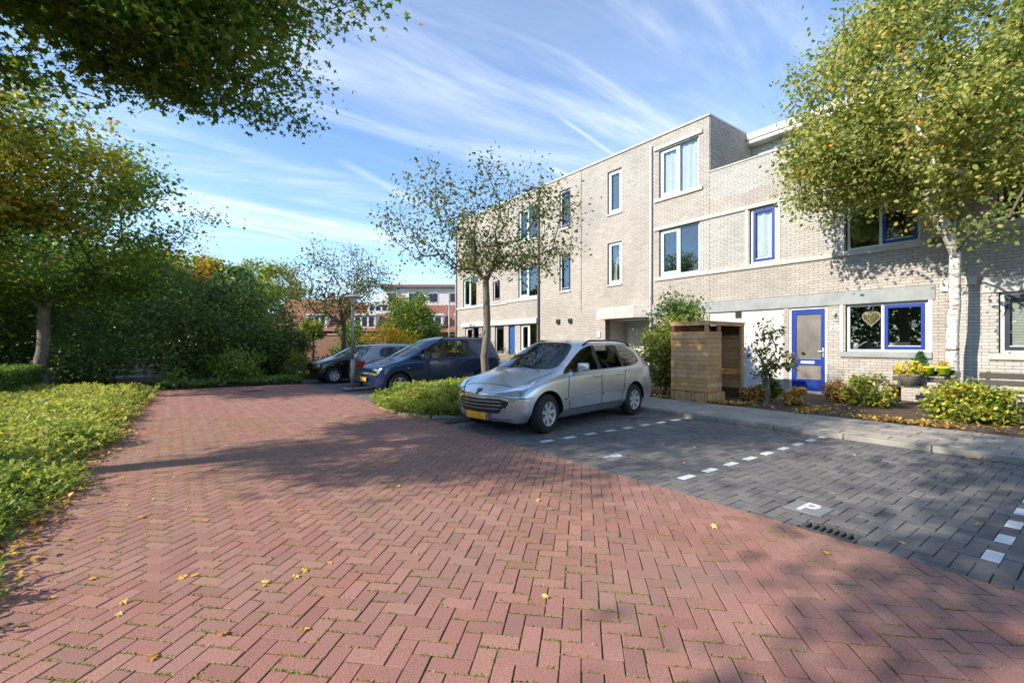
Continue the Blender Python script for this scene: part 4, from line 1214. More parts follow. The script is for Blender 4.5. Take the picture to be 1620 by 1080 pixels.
for sd in (1, -1):
    c.line('bonnet_gap', [(.55, .66 * sd), (1.15, .72 * sd)], 'top', M_trim, w=.006)
    c.line('door_gap', [(1.40, .90), (1.36, .60), (1.42, .34)], 'side', M_trim, w=.006, sd=sd)
    c.line('door_gap', [(2.37, .92), (2.37, .34)], 'side', M_trim, w=.006, sd=sd)
    c.line('door_gap', [(3.20, .93), (3.16, .62), (3.05, .34)], 'side', M_trim, w=.006, sd=sd)
    c.line('door_gap', [(1.42, .34), (3.05, .34)], 'side', M_trim, w=.006, sd=sd)
    c.line('side_moulding', [(1.30, .515), (2.34, .53)], 'side', silver, w=.022, off=.016, sd=sd)
    c.line('side_moulding', [(2.41, .531), (3.10, .545)], 'side', silver, w=.022, off=.016, sd=sd)
    c.decal('tail_lamp', [(4.24, .72), (4.34, .72), (4.36, .98), (4.27, 1.02), (4.22, .9)], 'side', M_tail, off=.008, div=3, sd=sd)
sym(c, 'tail_lamp', [(.60, .72), (.80, .72), (.80, 1.0), (.70, 1.02), (.62, .9)], 'rear', M_tail, off=.008, div=3)
c.mirror(1.62, .97, silver)
c.rails(2.15, 3.85, .60, 1.5)
c.handles((2.22, 3.02), .86, silver)
c.plate('rear', .62)
for y_ in (-.35, .30): 
    q = []
    for t in np.linspace(0, 1, 8):
        l, n = c.hit((1.14 + .06 * t, y_ + .5 * t - .1, 4), (0, 0, -1)); q.append(l + Vector((0, 0, .02)))
    MB().tube(q, .008, 6).build('wiper', M_trim, c.root)

# --- dark blue people carrier
navy = paint('dark_blue_metallic_paint', (0.003, 0.022, 0.09), .3, .22)
spec = dict(L=4.32, W=1.74, zb=.20, wheels=(.82, 3.51), wr=.31, arch=.37, seats=(1.7, 2.5), dash=1.4, spokes=5, spoke_w=.05, seat_top=1.18,
            stations=[nosest(.0, .72, .77, .26, .84), hoodst(.40, .84, .88, .96), hoodst(.72, .93, .97, .99), cowlst(1.05, .99, 1.07, .18),
                      cabst(1.52, 1.98, 1.02, .64, 1.58, x7=-.03, x8=-.07, x9=-.10), cabst(2.18, 2.22, 1.03, .65, 1.65), cabst(2.27, 2.30, 1.03, .65, 1.655),
                      cabst(3.02, 3.02, 1.05, .65, 1.67), cabst(3.12, 3.11, 1.05, .65, 1.67), cabst(3.95, 3.86, 1.07, .63, 1.655), cabst(4.10, 4.04, 1.08, .61, 1.63, f=.985, x7=.03, x8=.05, x9=.06),
                      tailst(4.22, .98, 1.06, 1.06, .97, .04), endst(4.34, .74, .08, .93)],
            cap0=[(.0, 0, .30), (-.03, 0, .48), (-.02, 0, .68)], cap1=[(4.34, 0, .3), (4.37, 0, .5), (4.36, 0, .68)],
            cells=cells((3, 5, 1), (4, 5, 1), (5, 5, 3), (6, 5, 1), (7, 5, 3), (8, 5, 1), (3, 7, 1), (3, 8, 1), (10, 7, 1), (10, 8, 1)))
c = Car('people_carrier', 'dark blue people carrier parked nose out behind the street tree', spec, navy, (5.12 - .82, 12.30 + .78, 0), R(-1))
c.decal('grille', [(-.36, .66), (.36, .66), (.34, .56), (-.34, .56)], 'front', M_trim, off=.005, div=4)
c.line('grille_bar', [(-.35, .61), (.35, .61)], 'front', M_chrome, w=.012, off=.013)
sym(c, 'headlight', [(.38, .56), (.62, .58), (.72, .64), (.74, .76), (.62, .745), (.40, .68)], 'front', M_refl, off=.008, div=4)
sym(c, 'headlight_glass', [(.37, .55), (.63, .57), (.73, .635), (.75, .77), (.62, .755), (.39, .69)], 'front', M_lamp, off=.016, div=4)
c.decal('air_intake', [(-.5, .30), (.5, .30), (.46, .38), (-.46, .38)], 'front', M_trim, off=.005, div=4)
c.plate('front', .44)
for sd in (1, -1):
    c.line('door_gap', [(1.26, .95), (1.20, .60), (1.28, .34)], 'side', M_trim, w=.006, sd=sd)
    c.line('door_gap', [(2.24, .97), (2.24, .34)], 'side', M_trim, w=.006, sd=sd)
    c.line('door_gap', [(3.08, .99), (3.04, .62), (2.95, .34)], 'side', M_trim, w=.006, sd=sd)
    c.line('side_moulding', [(1.25, .56), (2.9, .57)], 'side', navy, w=.03, off=.016, sd=sd)
    c.decal('indicator', [(1.02, .74), (1.09, .74), (1.09, .77), (1.02, .77)], 'side', M_orange, off=.006, div=1, sd=sd)
    c.decal('tail_lamp', [(4.14, .80), (4.24, .80), (4.24, 1.1), (4.15, 1.1)], 'side', M_tail, off=.008, div=3, sd=sd)
c.mirror(1.42, 1.0, navy); c.rails(2.1, 3.9, .61, 1.6); c.handles((2.08, 2.88), .92, navy)

# --- black hatchback at the far end
black = paint('black_paint', (0.008, 0.008, 0.010), .2, .25)


def hatch_spec(L, W, H, wheels, **kw):
    k = L / 3.9
    d = dict(L=L, W=W, zb=.19, wheels=wheels, wr=.295, arch=.35, seats=(1.45 * k, 2.2 * k), dash=1.3 * k, spokes=7, spoke_w=.04,
             stations=[nosest(.0, .68, .73, .24, .84), hoodst(.38 * k, .79, .83, .96), hoodst(.72 * k, .86, .91, .99), cowlst(1.10 * k, .92, .99, .18),
                       cabst(1.50 * k, 1.84 * k, .94, .58, H - .06, x7=-.03, x8=-.07, x9=-.10), cabst(2.15 * k, 2.17 * k, .955, .60, H - .015), cabst(2.24 * k, 2.25 * k, .957, .60, H - .01),
                       cabst(2.80 * k, 2.78 * k, .98, .595, H - .015), cabst(2.88 * k, 2.85 * k, .985, .59, H - .02), cabst(3.30 * k, 3.16 * k, 1.0, .57, H - .04), cabst(3.52 * k, 3.32 * k, 1.01, .54, H - .07, f=.985, x7=.03, x8=.06, x9=.08),
                       tailst(3.74 * k, .90, .985, .985, .96, .06), endst(3.92 * k, .72, .10, .93)],
             cap0=[(.0, 0, .30), (-.03, 0, .48), (-.02, 0, .64)], cap1=[(L + .02, 0, .3), (L + .05, 0, .5), (L + .04, 0, .66)],
             cells=cells((3, 5, 1), (4, 5, 1), (5, 5, 3), (6, 5, 1), (7, 5, 3), (8, 5, 1), (3, 7, 1), (3, 8, 1), (10, 7, 1), (10, 8, 1)))
    d.update(kw); return d


c = Car('hatchback', 'black hatchback parked nose out furthest along, by the dark bushes', hatch_spec(3.9, 1.66, 1.43, (.78, 3.24)), black, (4.68 - .78, 17.30 + .74, 0), R(1))
c.decal('grille', [(-.40, .64), (.40, .64), (.38, .54), (-.38, .54)], 'front', M_trim, off=.005, div=4)
sym(c, 'headlight', [(.42, .55), (.64, .57), (.72, .63), (.70, .72), (.58, .70), (.43, .65)], 'front', M_refl, off=.008, div=4)
sym(c, 'headlight_glass', [(.41, .54), (.65, .56), (.73, .63), (.71, .73), (.58, .71), (.42, .66)], 'front', M_lamp, off=.016, div=4)
c.plate('front', .42)
for sd in (1, -1):
    c.line('door_gap', [(1.26, .88), (1.22, .60), (1.28, .34)], 'side', M_trim, w=.006, sd=sd); c.line('door_gap', [(2.20, .90), (2.20, .34)], 'side', M_trim, w=.006, sd=sd)
    c.decal('indicator', [(1.00, .72), (1.07, .72), (1.07, .745), (1.00, .745)], 'side', M_orange, off=.006, div=1, sd=sd)
c.mirror(1.42, .94, black); c.handles((2.05, 2.72), .84, black)

# --- grey hatchback seen from behind
grey = paint('grey_metallic_paint', (0.26, 0.30, 0.33), .6, .3)
c = Car('hatchback', 'pale grey hatchback parked tail out behind the lamp post', hatch_spec(3.8, 1.66, 1.47, (.74, 3.18)), grey, (4.86 + 3.80, 14.80 + .83, 0), R(180))
sym(c, 'tail_lamp', [(.50, .66), (.76, .68), (.78, .84), (.72, .92), (.60, .84), (.50, .76)], 'rear', M_tail, off=.008, div=4)
for sd in (1, -1):
    c.decal('tail_lamp', [(3.62, .68), (3.78, .68), (3.76, .90), (3.64, .84)], 'side', M_tail, off=.008, div=3, sd=sd)
    c.line('door_gap', [(2.15, .90), (2.15, .34)], 'side', M_trim, w=.006, sd=sd)
c.plate('rear', .50)
c.line('tailgate_gap', [(-.62, .62), (.62, .62)], 'rear', M_trim, w=.006)
c.line('bumper_gap', [(-.7, .44), (.7, .44)], 'rear', M_trim, w=.006)
c.mirror(1.38, .94, grey); c.handles((2.0,), .84, grey)
# ------------------------------------------------------------------ trees and plants
M_bark = mat('brown_bark', (0.15, 0.12, 0.09), .95, scale=14, col2=(0.075, 0.058, 0.042), bump=1.0, bscale=22, stretch=(1, 1, .3))
M_barkg = mat('grey_bark', (0.21, 0.185, 0.15), .95, scale=12, col2=(0.11, 0.095, 0.075), bump=1.0, bscale=25, stretch=(1, 1, .35))
M_birch = mat('birch_bark', (0.70, 0.67, 0.62), .8, scale=5.0, col2=(0.09, 0.075, 0.06), thresh=(.39, .46), bump=.6, bscale=20, stretch=(1, 1, 5.5))
G = dict
L_maple = leaf_mat('maple_leaf', [(0, (.030, .062, .012)), (.45, (.062, .108, .018)), (.72, (.12, .15, .022)), (.9, (.24, .19, .025)), (1, (.30, .13, .02))], .52)
L_maple2 = leaf_mat('maple_leaf_turning', [(0, (.045, .08, .015)), (.35, (.09, .13, .02)), (.65, (.22, .21, .03)), (.88, (.34, .22, .03)), (1, (.34, .14, .02))], .42)
L_birch = leaf_mat('birch_leaf', [(0, (.07, .10, .03)), (.35, (.16, .185, .055)), (.68, (.27, .265, .085)), (.92, (.42, .33, .08)), (1, (.46, .20, .03))], .42)
L_dark = leaf_mat('dark_shrub_leaf', [(0, (.028, .058, .018)), (.5, (.062, .108, .034)), (.85, (.115, .155, .045)), (1, (.19, .20, .05))], .38)
L_mid = leaf_mat('mid_green_leaf', [(0, (.03, .06, .012)), (.5, (.065, .115, .022)), (.85, (.12, .17, .03)), (1, (.24, .21, .035))], .35)
L_yel = leaf_mat('yellow_shrub_leaf', [(0, (.09, .10, .012)), (.4, (.22, .18, .02)), (.8, (.42, .28, .03)), (1, (.48, .20, .02))], .35)
L_small = leaf_mat('small_grey_green_leaf', [(0, (.032, .055, .018)), (.5, (.065, .09, .028)), (.85, (.11, .125, .035)), (1, (.22, .13, .03))], .3)
L_cover = leaf_mat('ground_cover_leaf', [(0, (.040, .075, .012)), (.35, (.10, .15, .022)), (.7, (.20, .22, .052)), (.95, (.32, .29, .085)), (1, (.28, .12, .04))], .4)
L_laurel = leaf_mat('variegated_leaf', [(0, (.035, .07, .012)), (.4, (.09, .13, .018)), (.6, (.20, .22, .03)), (.85, (.42, .38, .06)), (1, (.40, .22, .03))], .25, .35)
L_litter = leaf_mat('fallen_leaf', [(0, (.16, .085, .03)), (.4, (.30, .16, .035)), (.75, (.44, .27, .05)), (1, (.50, .36, .10))], .15)


def grow(rng, trunk, tips, r0, r_tip=.006, step=.55, droop=.12, pw=.5, wander=.10, fork=2, thick=.40):
    """trunk: list of points. tips: points to reach. Returns branch mesh arrays and, per tip, its last stretch."""
    N = [np.array(p, float) for p in trunk]; par = [i - 1 for i in range(len(N))]; tipn = []
    start = max(1, len(N) - fork)
    tips = np.array(tips); top = N[-1]
    order = np.argsort(np.linalg.norm(tips - top, axis=1))
    A = np.array(N)
    dlen = [0.0] * len(N)
    for t in order:
        p = tips[t]
        c = A[start:]
        d = np.linalg.norm(c - p, axis=1) + .25 * np.array(dlen[start:]) + 1.2 * np.clip(c[:, 2] - p[2] + .1, 0, None) * .5
        k = start + int(np.argmin(d)); q = A[k]
        L_ = np.linalg.norm(p - q); n = max(1, int(math.ceil(L_ / step)))
        side = rng.normal(0, 1, 3) * L_ * wander
        prev = k; new = []
        for s in range(1, n + 1):
            u = s / n; b = math.sin(math.pi * u)
            x = q + (p - q) * u + side * b + np.array([0, 0, droop * L_ * b]) + (rng.normal(0, .03, 3) if s < n else 0)
            N.append(x); par.append(prev); dlen.append(dlen[prev] + L_ / n); prev = len(N) - 1; new.append(x)
        tipn.append((t, prev))
        A = np.concatenate([A, np.array(new)])
    n = len(N); cnt = np.zeros(n)
    for t, i in tipn: cnt[i] += 1
    for i in range(n - 1, 0, -1): cnt[par[i]] += cnt[i]
    rad = r_tip * np.maximum(cnt, 1) ** pw
    f = r0 / rad[0]
    rad = np.where(np.arange(n) < len(trunk), r0 * np.linspace(1.0, .72, n)[np.minimum(np.arange(n), n - 1)] if False else rad * f, rad * (1 + (f - 1) * np.clip(cnt / cnt[0], 0, 1)))
    for i in range(len(trunk)): rad[i] = r0 * (1.25 if i == 0 else 1.0 - .3 * i / len(trunk))
    V = []; F = []; o = 0
    S = 6
    ang = np.arange(S) * 2 * np.pi / S
    big = []
    for i in range(1, n):
        a, b = N[par[i]], N[i]; d = b - a; l = np.linalg.norm(d)
        if l < 1e-6: continue
        d /= l; h = np.array([0, 0, 1.]) if abs(d[2]) < .9 else np.array([1., 0, 0])
        u = np.cross(d, h); u /= np.linalg.norm(u); w = np.cross(d, u)
        ra = min(rad[par[i]], rad[i] * 1.35 + .004) if i >= len(trunk) else rad[par[i]]; rb = rad[i]
        s = S if rb > .012 else 4
        an = ang if s == S else np.arange(4) * np.pi / 2
        ring = np.cos(an)[:, None] * u + np.sin(an)[:, None] * w
        V.append(a + ring * ra); V.append(b + d * rb * .3 + ring * rb)
        for k in range(s): F.append((o + k, o + (k + 1) % s, o + s + (k + 1) % s, o + s + k)); big.append(i < len(trunk) or rb > r0 * thick)
        o += 2 * s
    return np.concatenate(V), np.array(F), np.array(big), N, par, tipn


def used(V, F):
    u, inv = np.unique(F, return_inverse=True)
    return V[u], inv.reshape(F.shape)


def ell(rng, n, c, r, shell=.45, flat_bottom=None):
    """points in an ellipsoid, more of them towards its skin"""
    d = rng.normal(0, 1, (n * 3, 3)); d /= np.linalg.norm(d, axis=1, keepdims=True)
    u = rng.uniform(0, 1, (n * 3, 1)) ** (1 / 3); u = u ** (1 - shell) 
    lump = 1 + .16 * np.sin(d[:, :1] * 5 + c[0]) * np.cos(d[:, 1:2] * 6 + c[1]) + .08 * np.sin(d[:, 2:3] * 9 + c[0] * 3)
    P = np.array(c) + d * u * np.array(r) * lump
    if flat_bottom is not None: P = P[P[:, 2] > flat_bottom]
    return P[:n]


def tree(name, label, seed, base, trunk_top, r0, tips, leaf, lm, bark, size=.1, per=60, spread=.45, flat=.6, kind='oval', lean=(0, 0), tint=(.45, .25), clump=.2, keep=None, cat='tree', group=None, along=3,
         droop=.12, up=.5, r_tip=.006, pw=.5, pre=None, wander=.10, ldroop=.2):
    rng = np.random.default_rng(seed)
    b = np.array(base, float); tp = np.array(trunk_top, float)
    trunk = [b + (tp - b) * t + np.array([math.sin(t * 3) * lean[0], math.sin(t * 2.4) * lean[1], 0]) + (rng.normal(0, .02, 3) if 0 < t < 1 else 0) for t in np.linspace(0, 1, 7)]
    V, F, big, N, par, tipn = grow(rng, trunk, tips, r0, droop=droop, r_tip=r_tip, pw=pw, wander=wander, thick=.2 if bark is M_birch else .4)
    root = thing(name, base, label, cat, group)
    o = np.array(base)
    ob('trunk', np_mesh('trunk', *used(V - o, F[big]), smooth=True), bark, root)
    if (~big).any(): ob('branches', np_mesh('branches', *used(V - o, F[~big]), smooth=True), M_bark if bark is M_birch else bark, root, kind='stuff')
    P = []; T = []
    for t, i in tipn:
        pts = [N[i]]; k = i
        for s in range(along):
            if par[k] < len(trunk): break
            k = par[k]; pts.append(N[k])
        pts = np.array(pts); n = int(per * rng.uniform(.6, 1.4))
        u = rng.uniform(0, 1, n) ** 1.3 * (len(pts) - 1) if len(pts) > 1 else np.zeros(n)
        i0 = np.minimum(u.astype(int), max(len(pts) - 2, 0)); fr = (u - i0)[:, None]
        base_p = pts[i0] * (1 - fr) + pts[np.minimum(i0 + 1, len(pts) - 1)] * fr
        P.append(base_p + rng.normal(0, 1, (n, 3)) * np.array([spread, spread, spread * flat])); T.append(np.full(n, rng.normal(0, clump)))
    P = np.concatenate(P); T = np.concatenate(T)
    tt = np.clip(tint[0] + T + rng.normal(0, tint[1], len(P)), 0, 1)
    if keep is not None:
        k = keep(P); P = P[k]; tt = tt[k]
    ob('crown', leaves_mesh('crown', P - o, size, rng, kind, up, tt, ldroop), lm, root)
    return root


# near maple: trunk beyond the verge, one side of its crown reaches over the road
rng = np.random.default_rng(11)
tips = np.concatenate([ell(rng, 330, (-3.6, 7.8, 7.0), (5.9, 3.2, 2.4), .35, 4.7), ell(rng, 60, (.0, 8.1, 5.9), (2.2, 1.7, .9), .2)])
tree('maple_tree', 'big green maple whose leafy branches hang over the road from above', 21, (-5.0, 7.7, 0), (-4.9, 7.7, 4.6), .24, tips, None, L_maple, M_bark, size=.10, per=205, spread=.30, flat=.28, kind='lobed', tint=(.40, .16), clump=.14, along=4, up=.55)
rng = np.random.default_rng(12)
tips = ell(rng, 130, (-5.9, 1.5, 8.4), (5.0, 2.3, 2.2), .3)
tree('maple_tree', 'green maple outside the frame whose shadow falls over the parking bays', 22, (-6.4, .9, 0), (-6.1, 1.3, 5.2), .2, tips, None, L_maple, M_bark, size=.16, per=90, spread=.45, flat=.45, kind='card', tint=(.4, .18))
# maple behind the verge with its trunk in view
rng = np.random.default_rng(13)
tips = ell(rng, 230, (-3.7, 19.6, 5.5), (4.3, 3.6, 3.1), .4, 2.6)
tree('maple_tree', 'green maple with a stout bare trunk rising behind the clipped hedge', 23, (-3.26, 19.8, 0), (-3.2, 19.8, 2.5), .20, tips, None, L_maple, M_barkg, size=.125, per=135, spread=.42, flat=.4, kind='card', tint=(.46, .17), clump=.15, along=4, up=.6)
rng = np.random.default_rng(14)
tips = ell(rng, 110, (-4.2, 16.6, 6.0), (3.1, 2.0, 1.9), .4, 3.9)
tree('maple_tree', 'maple turning yellow and orange in front of the taller green one', 24, (-5.6, 16.9, 0), (-5.4, 16.8, 3.2), .15, tips, None, L_maple2, M_bark, size=.115, per=160, spread=.36, flat=.45, kind='card', tint=(.55, .2), clump=.2)

# sparse street tree in the bed
rng = np.random.default_rng(15)
tips = ell(rng, 150, (6.75, 10.35, 4.75), (2.75, 2.5, 1.55), .5, 3.3)
tree('street_tree', 'sparse small street tree with a slim trunk in the planted bed', 25, (6.75, 10.35, .03), (6.75, 10.35, 3.15), .115, tips, None, L_small, M_barkg, size=.075, per=62, spread=.22, flat=.8, tint=(.5, .25), clump=.15, along=4, droop=.14, r_tip=.006, wander=.14)
rng = np.random.default_rng(16)
tips = ell(rng, 120, (6.2, 21.3, 4.3), (2.7, 2.4, 1.7), .5, 2.7)
tree('street_tree', 'sparse small street tree behind the lamp post and the black car', 26, (6.25, 21.4, 0), (6.2, 21.3, 2.4), .13, tips, None, L_small, M_bark, size=.09, per=60, spread=.28, flat=.8, tint=(.5, .25), along=4, r_tip=.007, wander=.14)

# birch by the houses
rng = np.random.default_rng(17)
tips = np.concatenate([ell(rng, 280, (12.3, 2.2, 6.6), (2.4, 2.8, 3.1), .3, 4.5), ell(rng, 36, (12.1, 4.0, 5.5), (1.3, 1.0, 1.0), .3), ell(rng, 40, (11.2, .6, 5.5), (1.5, 1.6, 2.0), .3)])
tips = tips[tips[:, 0] < 13.75]
tree('birch_tree', 'white barked birch with yellowing leaves in front of the houses', 27, (13.2, 2.28, .12), (13.12, 2.22, 3.3), .125, tips, None, L_birch, M_birch, size=.08, per=190, spread=.23, flat=.9, tint=(.40, .17), clump=.2, along=3, droop=.05, up=.35, keep=lambda P: P[:, 0] < 13.9, r_tip=.007, wander=.12, ldroop=.6)

# bushes and trees that close the end of the road
def shrub(name, label, seed, x, y, rx, h, lm, per=90, n=80, size=.09, tint=(.45, .2), z0=0.0, kind='card', cat='bush', group=None, stems=.05, low=.12, ry=None, flat=.8, spread=None, clump=.15, up=.45, bark=None):
    rng = np.random.default_rng(seed)
    tips = ell(rng, n, (x, y, z0 + h * .52), (rx, ry or rx, h * .5), .45, z0 + h * low)
    return tree(name, label, seed + 1, (x, y, z0), (x + rng.normal(0, .05), y, z0 + h * .22), stems, tips, None, lm, bark or M_bark, size=size, per=per, spread=spread or rx * .16, flat=flat, tint=tint, kind=kind, cat=cat, group=group, along=2, r_tip=.005, clump=clump, up=up)


gB = 'bushes closing the end of the road'
shrub('dark_bush', 'dark green bush on the inner corner where the path leaves the road', 40, .35, 20.6, 1.8, 3.7, L_dark, 150, 95, .11, group=gB)
shrub('dark_bush', 'tallest dark green bush in the middle of the road end', 41, 2.3, 21.8, 2.0, 4.1, L_dark, 150, 110, .11, group=gB)
shrub('dark_bush', 'broad dark green bush next to the black hatchback', 42, 3.5, 22.0, 1.3, 2.2, L_dark, 150, 95, .11, group=gB, tint=(.5, .2))
shrub('dark_bush', 'tall shady bush across the path, under the maple', 43, -3.0, 24.5, 2.3, 4.8, L_dark, 140, 100, .12, group=gB)
shrub('dark_bush', 'shady bush behind the clipped hedge beside the maple trunk', 44, -5.6, 23.0, 2.6, 4.6, L_mid, 130, 110, .12, group=gB, tint=(.4, .2))
shrub('dark_bush', 'low dark bush to the side of the path mouth', 45, -2.3, 20.4, 1.0, 1.9, L_dark, 130, 50, .09, group=gB)
shrub('yellow_green_bush', 'low yellow green bush in front of the dark ones', 46, 1.75, 19.0, .85, 1.45, L_mid, 80, 45, .09, tint=(.75, .2))
shrub('yellow_green_bush', 'tiny pale bush beside the dark corner bush', 47, .1, 18.7, .35, .6, L_mid, 60, 20, .07, tint=(.75, .2))
shrub('brown_bush', 'thin brownish bush beside the black hatchback', 48, 4.0, 20.3, .55, 1.15, L_mid, 45, 40, .08, tint=(.85, .2))
gT = 'tall trees far behind the bushes'
def bg_tree(label, seed, x, y, z0, z1, r, lm, tint=(.5, .2), per=110, n=130, size=.26):
    rng = np.random.default_rng(seed)
    tips = ell(rng, n, (x, y, (z0 + z1) / 2), (r, r, (z1 - z0) / 2), .4)
    tree('tall_tree', label, seed + 1, (x, y, 0), (x, y, z0 + .6), .25, tips, None, lm, M_bark, size=size, per=per, spread=r * .11, flat=.7, tint=tint, group=gT, kind='card', along=3, clump=.18)
bg_tree('tall tree with brownish top between the maple and the middle bush', 60, .6, 44, 3, 8.8, 3.3, L_maple, (.7, .2))
bg_tree('tall yellow green tree above the red tiled roof', 61, 9.0, 62, 4, 11.7, 4.6, L_maple2, (.38, .2))
bg_tree('tall dark tree behind the maple trunk', 62, -8.5, 31, 1.5, 9.5, 4.6, L_dark, (.6, .2))
bg_tree('tall tree at the frame edge behind the hedge', 63, -12.5, 26, 1.5, 9, 4.8, L_mid, (.45, .2))
bg_tree('tall tree over the path mouth', 64, -3.0, 36, 1.5, 7.5, 4.0, L_dark, (.55, .2))
bg_tree('slim dark tree beside the yellow green one', 65, 3.6, 36, 2.0, 6.6, 1.9, L_dark, (.55, .2), n=70)
shrub('lime_tree', 'round bright green tree in the far garden by the end house', 66, 10.4, 23.6, 1.45, 4.0, L_mid, 190, 85, .12, tint=(.62, .16), cat='tree', low=.35, stems=.08)
shrub('orange_bush', 'orange yellow autumn bush above the parked hatchbacks', 67, 8.8, 21.9, 1.35, 2.35, L_yel, 110, 70, .10, tint=(.55, .2))
shrub('garden_bush', 'green bush on the house side of the far street tree', 68, 7.3, 23.5, .9, 2.4, L_mid, 100, 45, .10)
shrub('garden_bush', 'dark green bush between black hatchback and far street tree', 69, 5.9, 20.2, 1.0, 1.1, L_dark, 100, 50, .09)
# small mop-headed trees in the far gardens
for k, (x, y, lb) in enumerate(((6.3, 27.5, 'small mop headed tree in front of the far brick wall, furthest from the lamp post'), (8.2, 27.0, 'small mop headed tree in front of the far brick wall, near the lamp post'))):
    shrub('mop_head_tree', lb, 70 + k * 3, x, y, .75, 1.0, L_mid, 110, 40, .10, tint=(.7, .15), z0=1.75, cat='tree', group='mop headed trees')
    MB().tube([(0, 0, -1.75), (.03, 0, -.8), (0, 0, .2)], [.09, .07, .08], 8).build('trunk', M_bark, [o for o in COL.objects if o.name.startswith('mop_head_tree')][-1], smooth=True)


# ground cover
def sprigs(name, rng, xy, hfun, n_leaf, length, size, lm, label, parent=None, tint=(.45, .2), kind='blade', cat=None, lean=.5, patch=1.0):
    n = len(xy); th = rng.uniform(0, 2 * np.pi, n); hz = hfun(xy[:, 0], xy[:, 1])
    L_ = length * rng.uniform(.6, 1.3, n)
    out = np.stack([np.cos(th), np.sin(th)], 1)
    P = []; D = []; T = []
    tb = tint[0] + .1 - .16 * np.clip((7.5 - xy[:, 1]) / 3, 0, 1) + .34 * patch * wob(xy[:, 0], xy[:, 1], .9, 2.0) + rng.normal(0, .1, n)
    for k in range(n_leaf):
        u = (k + rng.uniform(0, 1, n)) / n_leaf
        hor = out * (lean * L_ * u ** 1.3)[:, None]
        z = hz - .12 + L_ * u * (1 - .45 * u)
        P.append(np.concatenate([xy + hor, z[:, None]], 1))
        sgn = np.where(rng.uniform(0, 1, n) < .5, 1, -1)
        D.append(np.stack([out[:, 0] * .5 - out[:, 1] * sgn, out[:, 1] * .5 + out[:, 0] * sgn, rng.uniform(.0, .7, n)], 1)); T.append(tb + .15 * (u - .5) + rng.normal(0, tint[1], n))
    P = np.concatenate(P); D = np.concatenate(D); T = np.concatenate(T); T = np.where((T > .93) & (rng.uniform(0, 1, len(T)) < .93), rng.uniform(.55, .9, len(T)), T); T = np.clip(T, 0, 1)
    me = leaves_mesh(name, P, size, rng, kind, .6, T, 0, D)
    return ob(name, me, lm, parent, kind='stuff', label=label, category=cat or 'ground cover')


rng = np.random.default_rng(31)
M_under = mat('dark_litter', (0.030, 0.034, 0.014), .98, scale=9, col2=(0.05, 0.032, 0.018), bump=1, bscale=30)  # dark green and brown underlay, blocks the view through the leaves


def vh(X, Y):
    e = np.clip((road_left(np.minimum(Y, 17)) - .10 + .10 * np.sin(Y * 2.3) + .07 * np.sin(Y * 5.1 + 1) - X) * 2.2, 0, 1)
    return (.05 + .16 * e ** .7 + .07 * e * wob(X, Y, 1.1, .7)) * np.clip((18.3 - Y) * 1.2, .1, 1)


xy = np.stack([rng.uniform(-4.6, -.5, 17000), rng.uniform(.5, 18.2, 17000)], 1)
dn = np.hypot(xy[:, 0], xy[:, 1])
edge = road_left(np.minimum(xy[:, 1], 17)) - .06 + .10 * np.sin(xy[:, 1] * 2.3) + .07 * np.sin(xy[:, 1] * 5.1 + 1)
xy = xy[(xy[:, 0] < edge) & ~((xy[:, 1] > 15.4) & (xy[:, 0] < -3.0)) & ~((xy[:, 1] > 16.9) & (xy[:, 0] > -1.8) & (xy[:, 0] < -.55))]
nearm = np.hypot(xy[:, 0], xy[:, 1]) < 8
sprigs('ground_cover', rng, xy[nearm], vh, 20, .32, .046, L_cover, 'sunlit low green and yellow ground cover along the road edge')
bpy.data.objects['ground_cover']['label'] = 'low green ground cover along the road, nearest stretch'
sprigs('ground_cover', rng, xy[~nearm], vh, 14, .36, .064, L_cover, 'low yellow green ground cover along the road, stretch running back to the hedge', tint=(.66, .2))
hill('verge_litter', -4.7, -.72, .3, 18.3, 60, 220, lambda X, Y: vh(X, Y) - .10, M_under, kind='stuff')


def bh(X, Y):
    d = np.full(X.shape, 9.0)
    for i in range(7):
        p, q = np.array(BED[i]), np.array(BED[i + 1]); ab = q - p
        t = np.clip(((X - p[0]) * ab[0] + (Y - p[1]) * ab[1]) / ab.dot(ab), 0, 1)
        d = np.minimum(d, np.hypot(X - p[0] - t * ab[0], Y - p[1] - t * ab[1]))
    return .10 + .26 * np.clip(d * 2.2, 0, 1) + .06 * wob(X, Y, 1.4)


xy = np.stack([rng.uniform(3.5, 8.0, 6200), rng.uniform(7.3, 11.6, 6200)], 1)
xy = xy[[inside(x, y, BED) or (x < 6 and inside(5.6 + (x - 5.6) * .93, 9.4 + (y - 9.4) * .93, BED)) for x, y in xy]]
sprigs('bed_ground_cover', rng, xy, bh, 10, .36, .08, L_cover, 'green ground cover filling the kerbed bed between silver car and blue car', tint=(.42, .2))
xy = np.stack([rng.uniform(-.4, 6.0, 2600), rng.uniform(18.0, 20.0, 2600)], 1)
xy = xy[(xy[:, 0] < 3.8) | (xy[:, 1] > 19.7)]
sprigs('ivy_ground_cover', rng, xy, lambda X, Y: .16 + .05 * wob(X, Y, 2), 7, .25, .10, L_dark, 'low dark ivy along the far edge of the road', kind='oval', tint=(.6, .2))
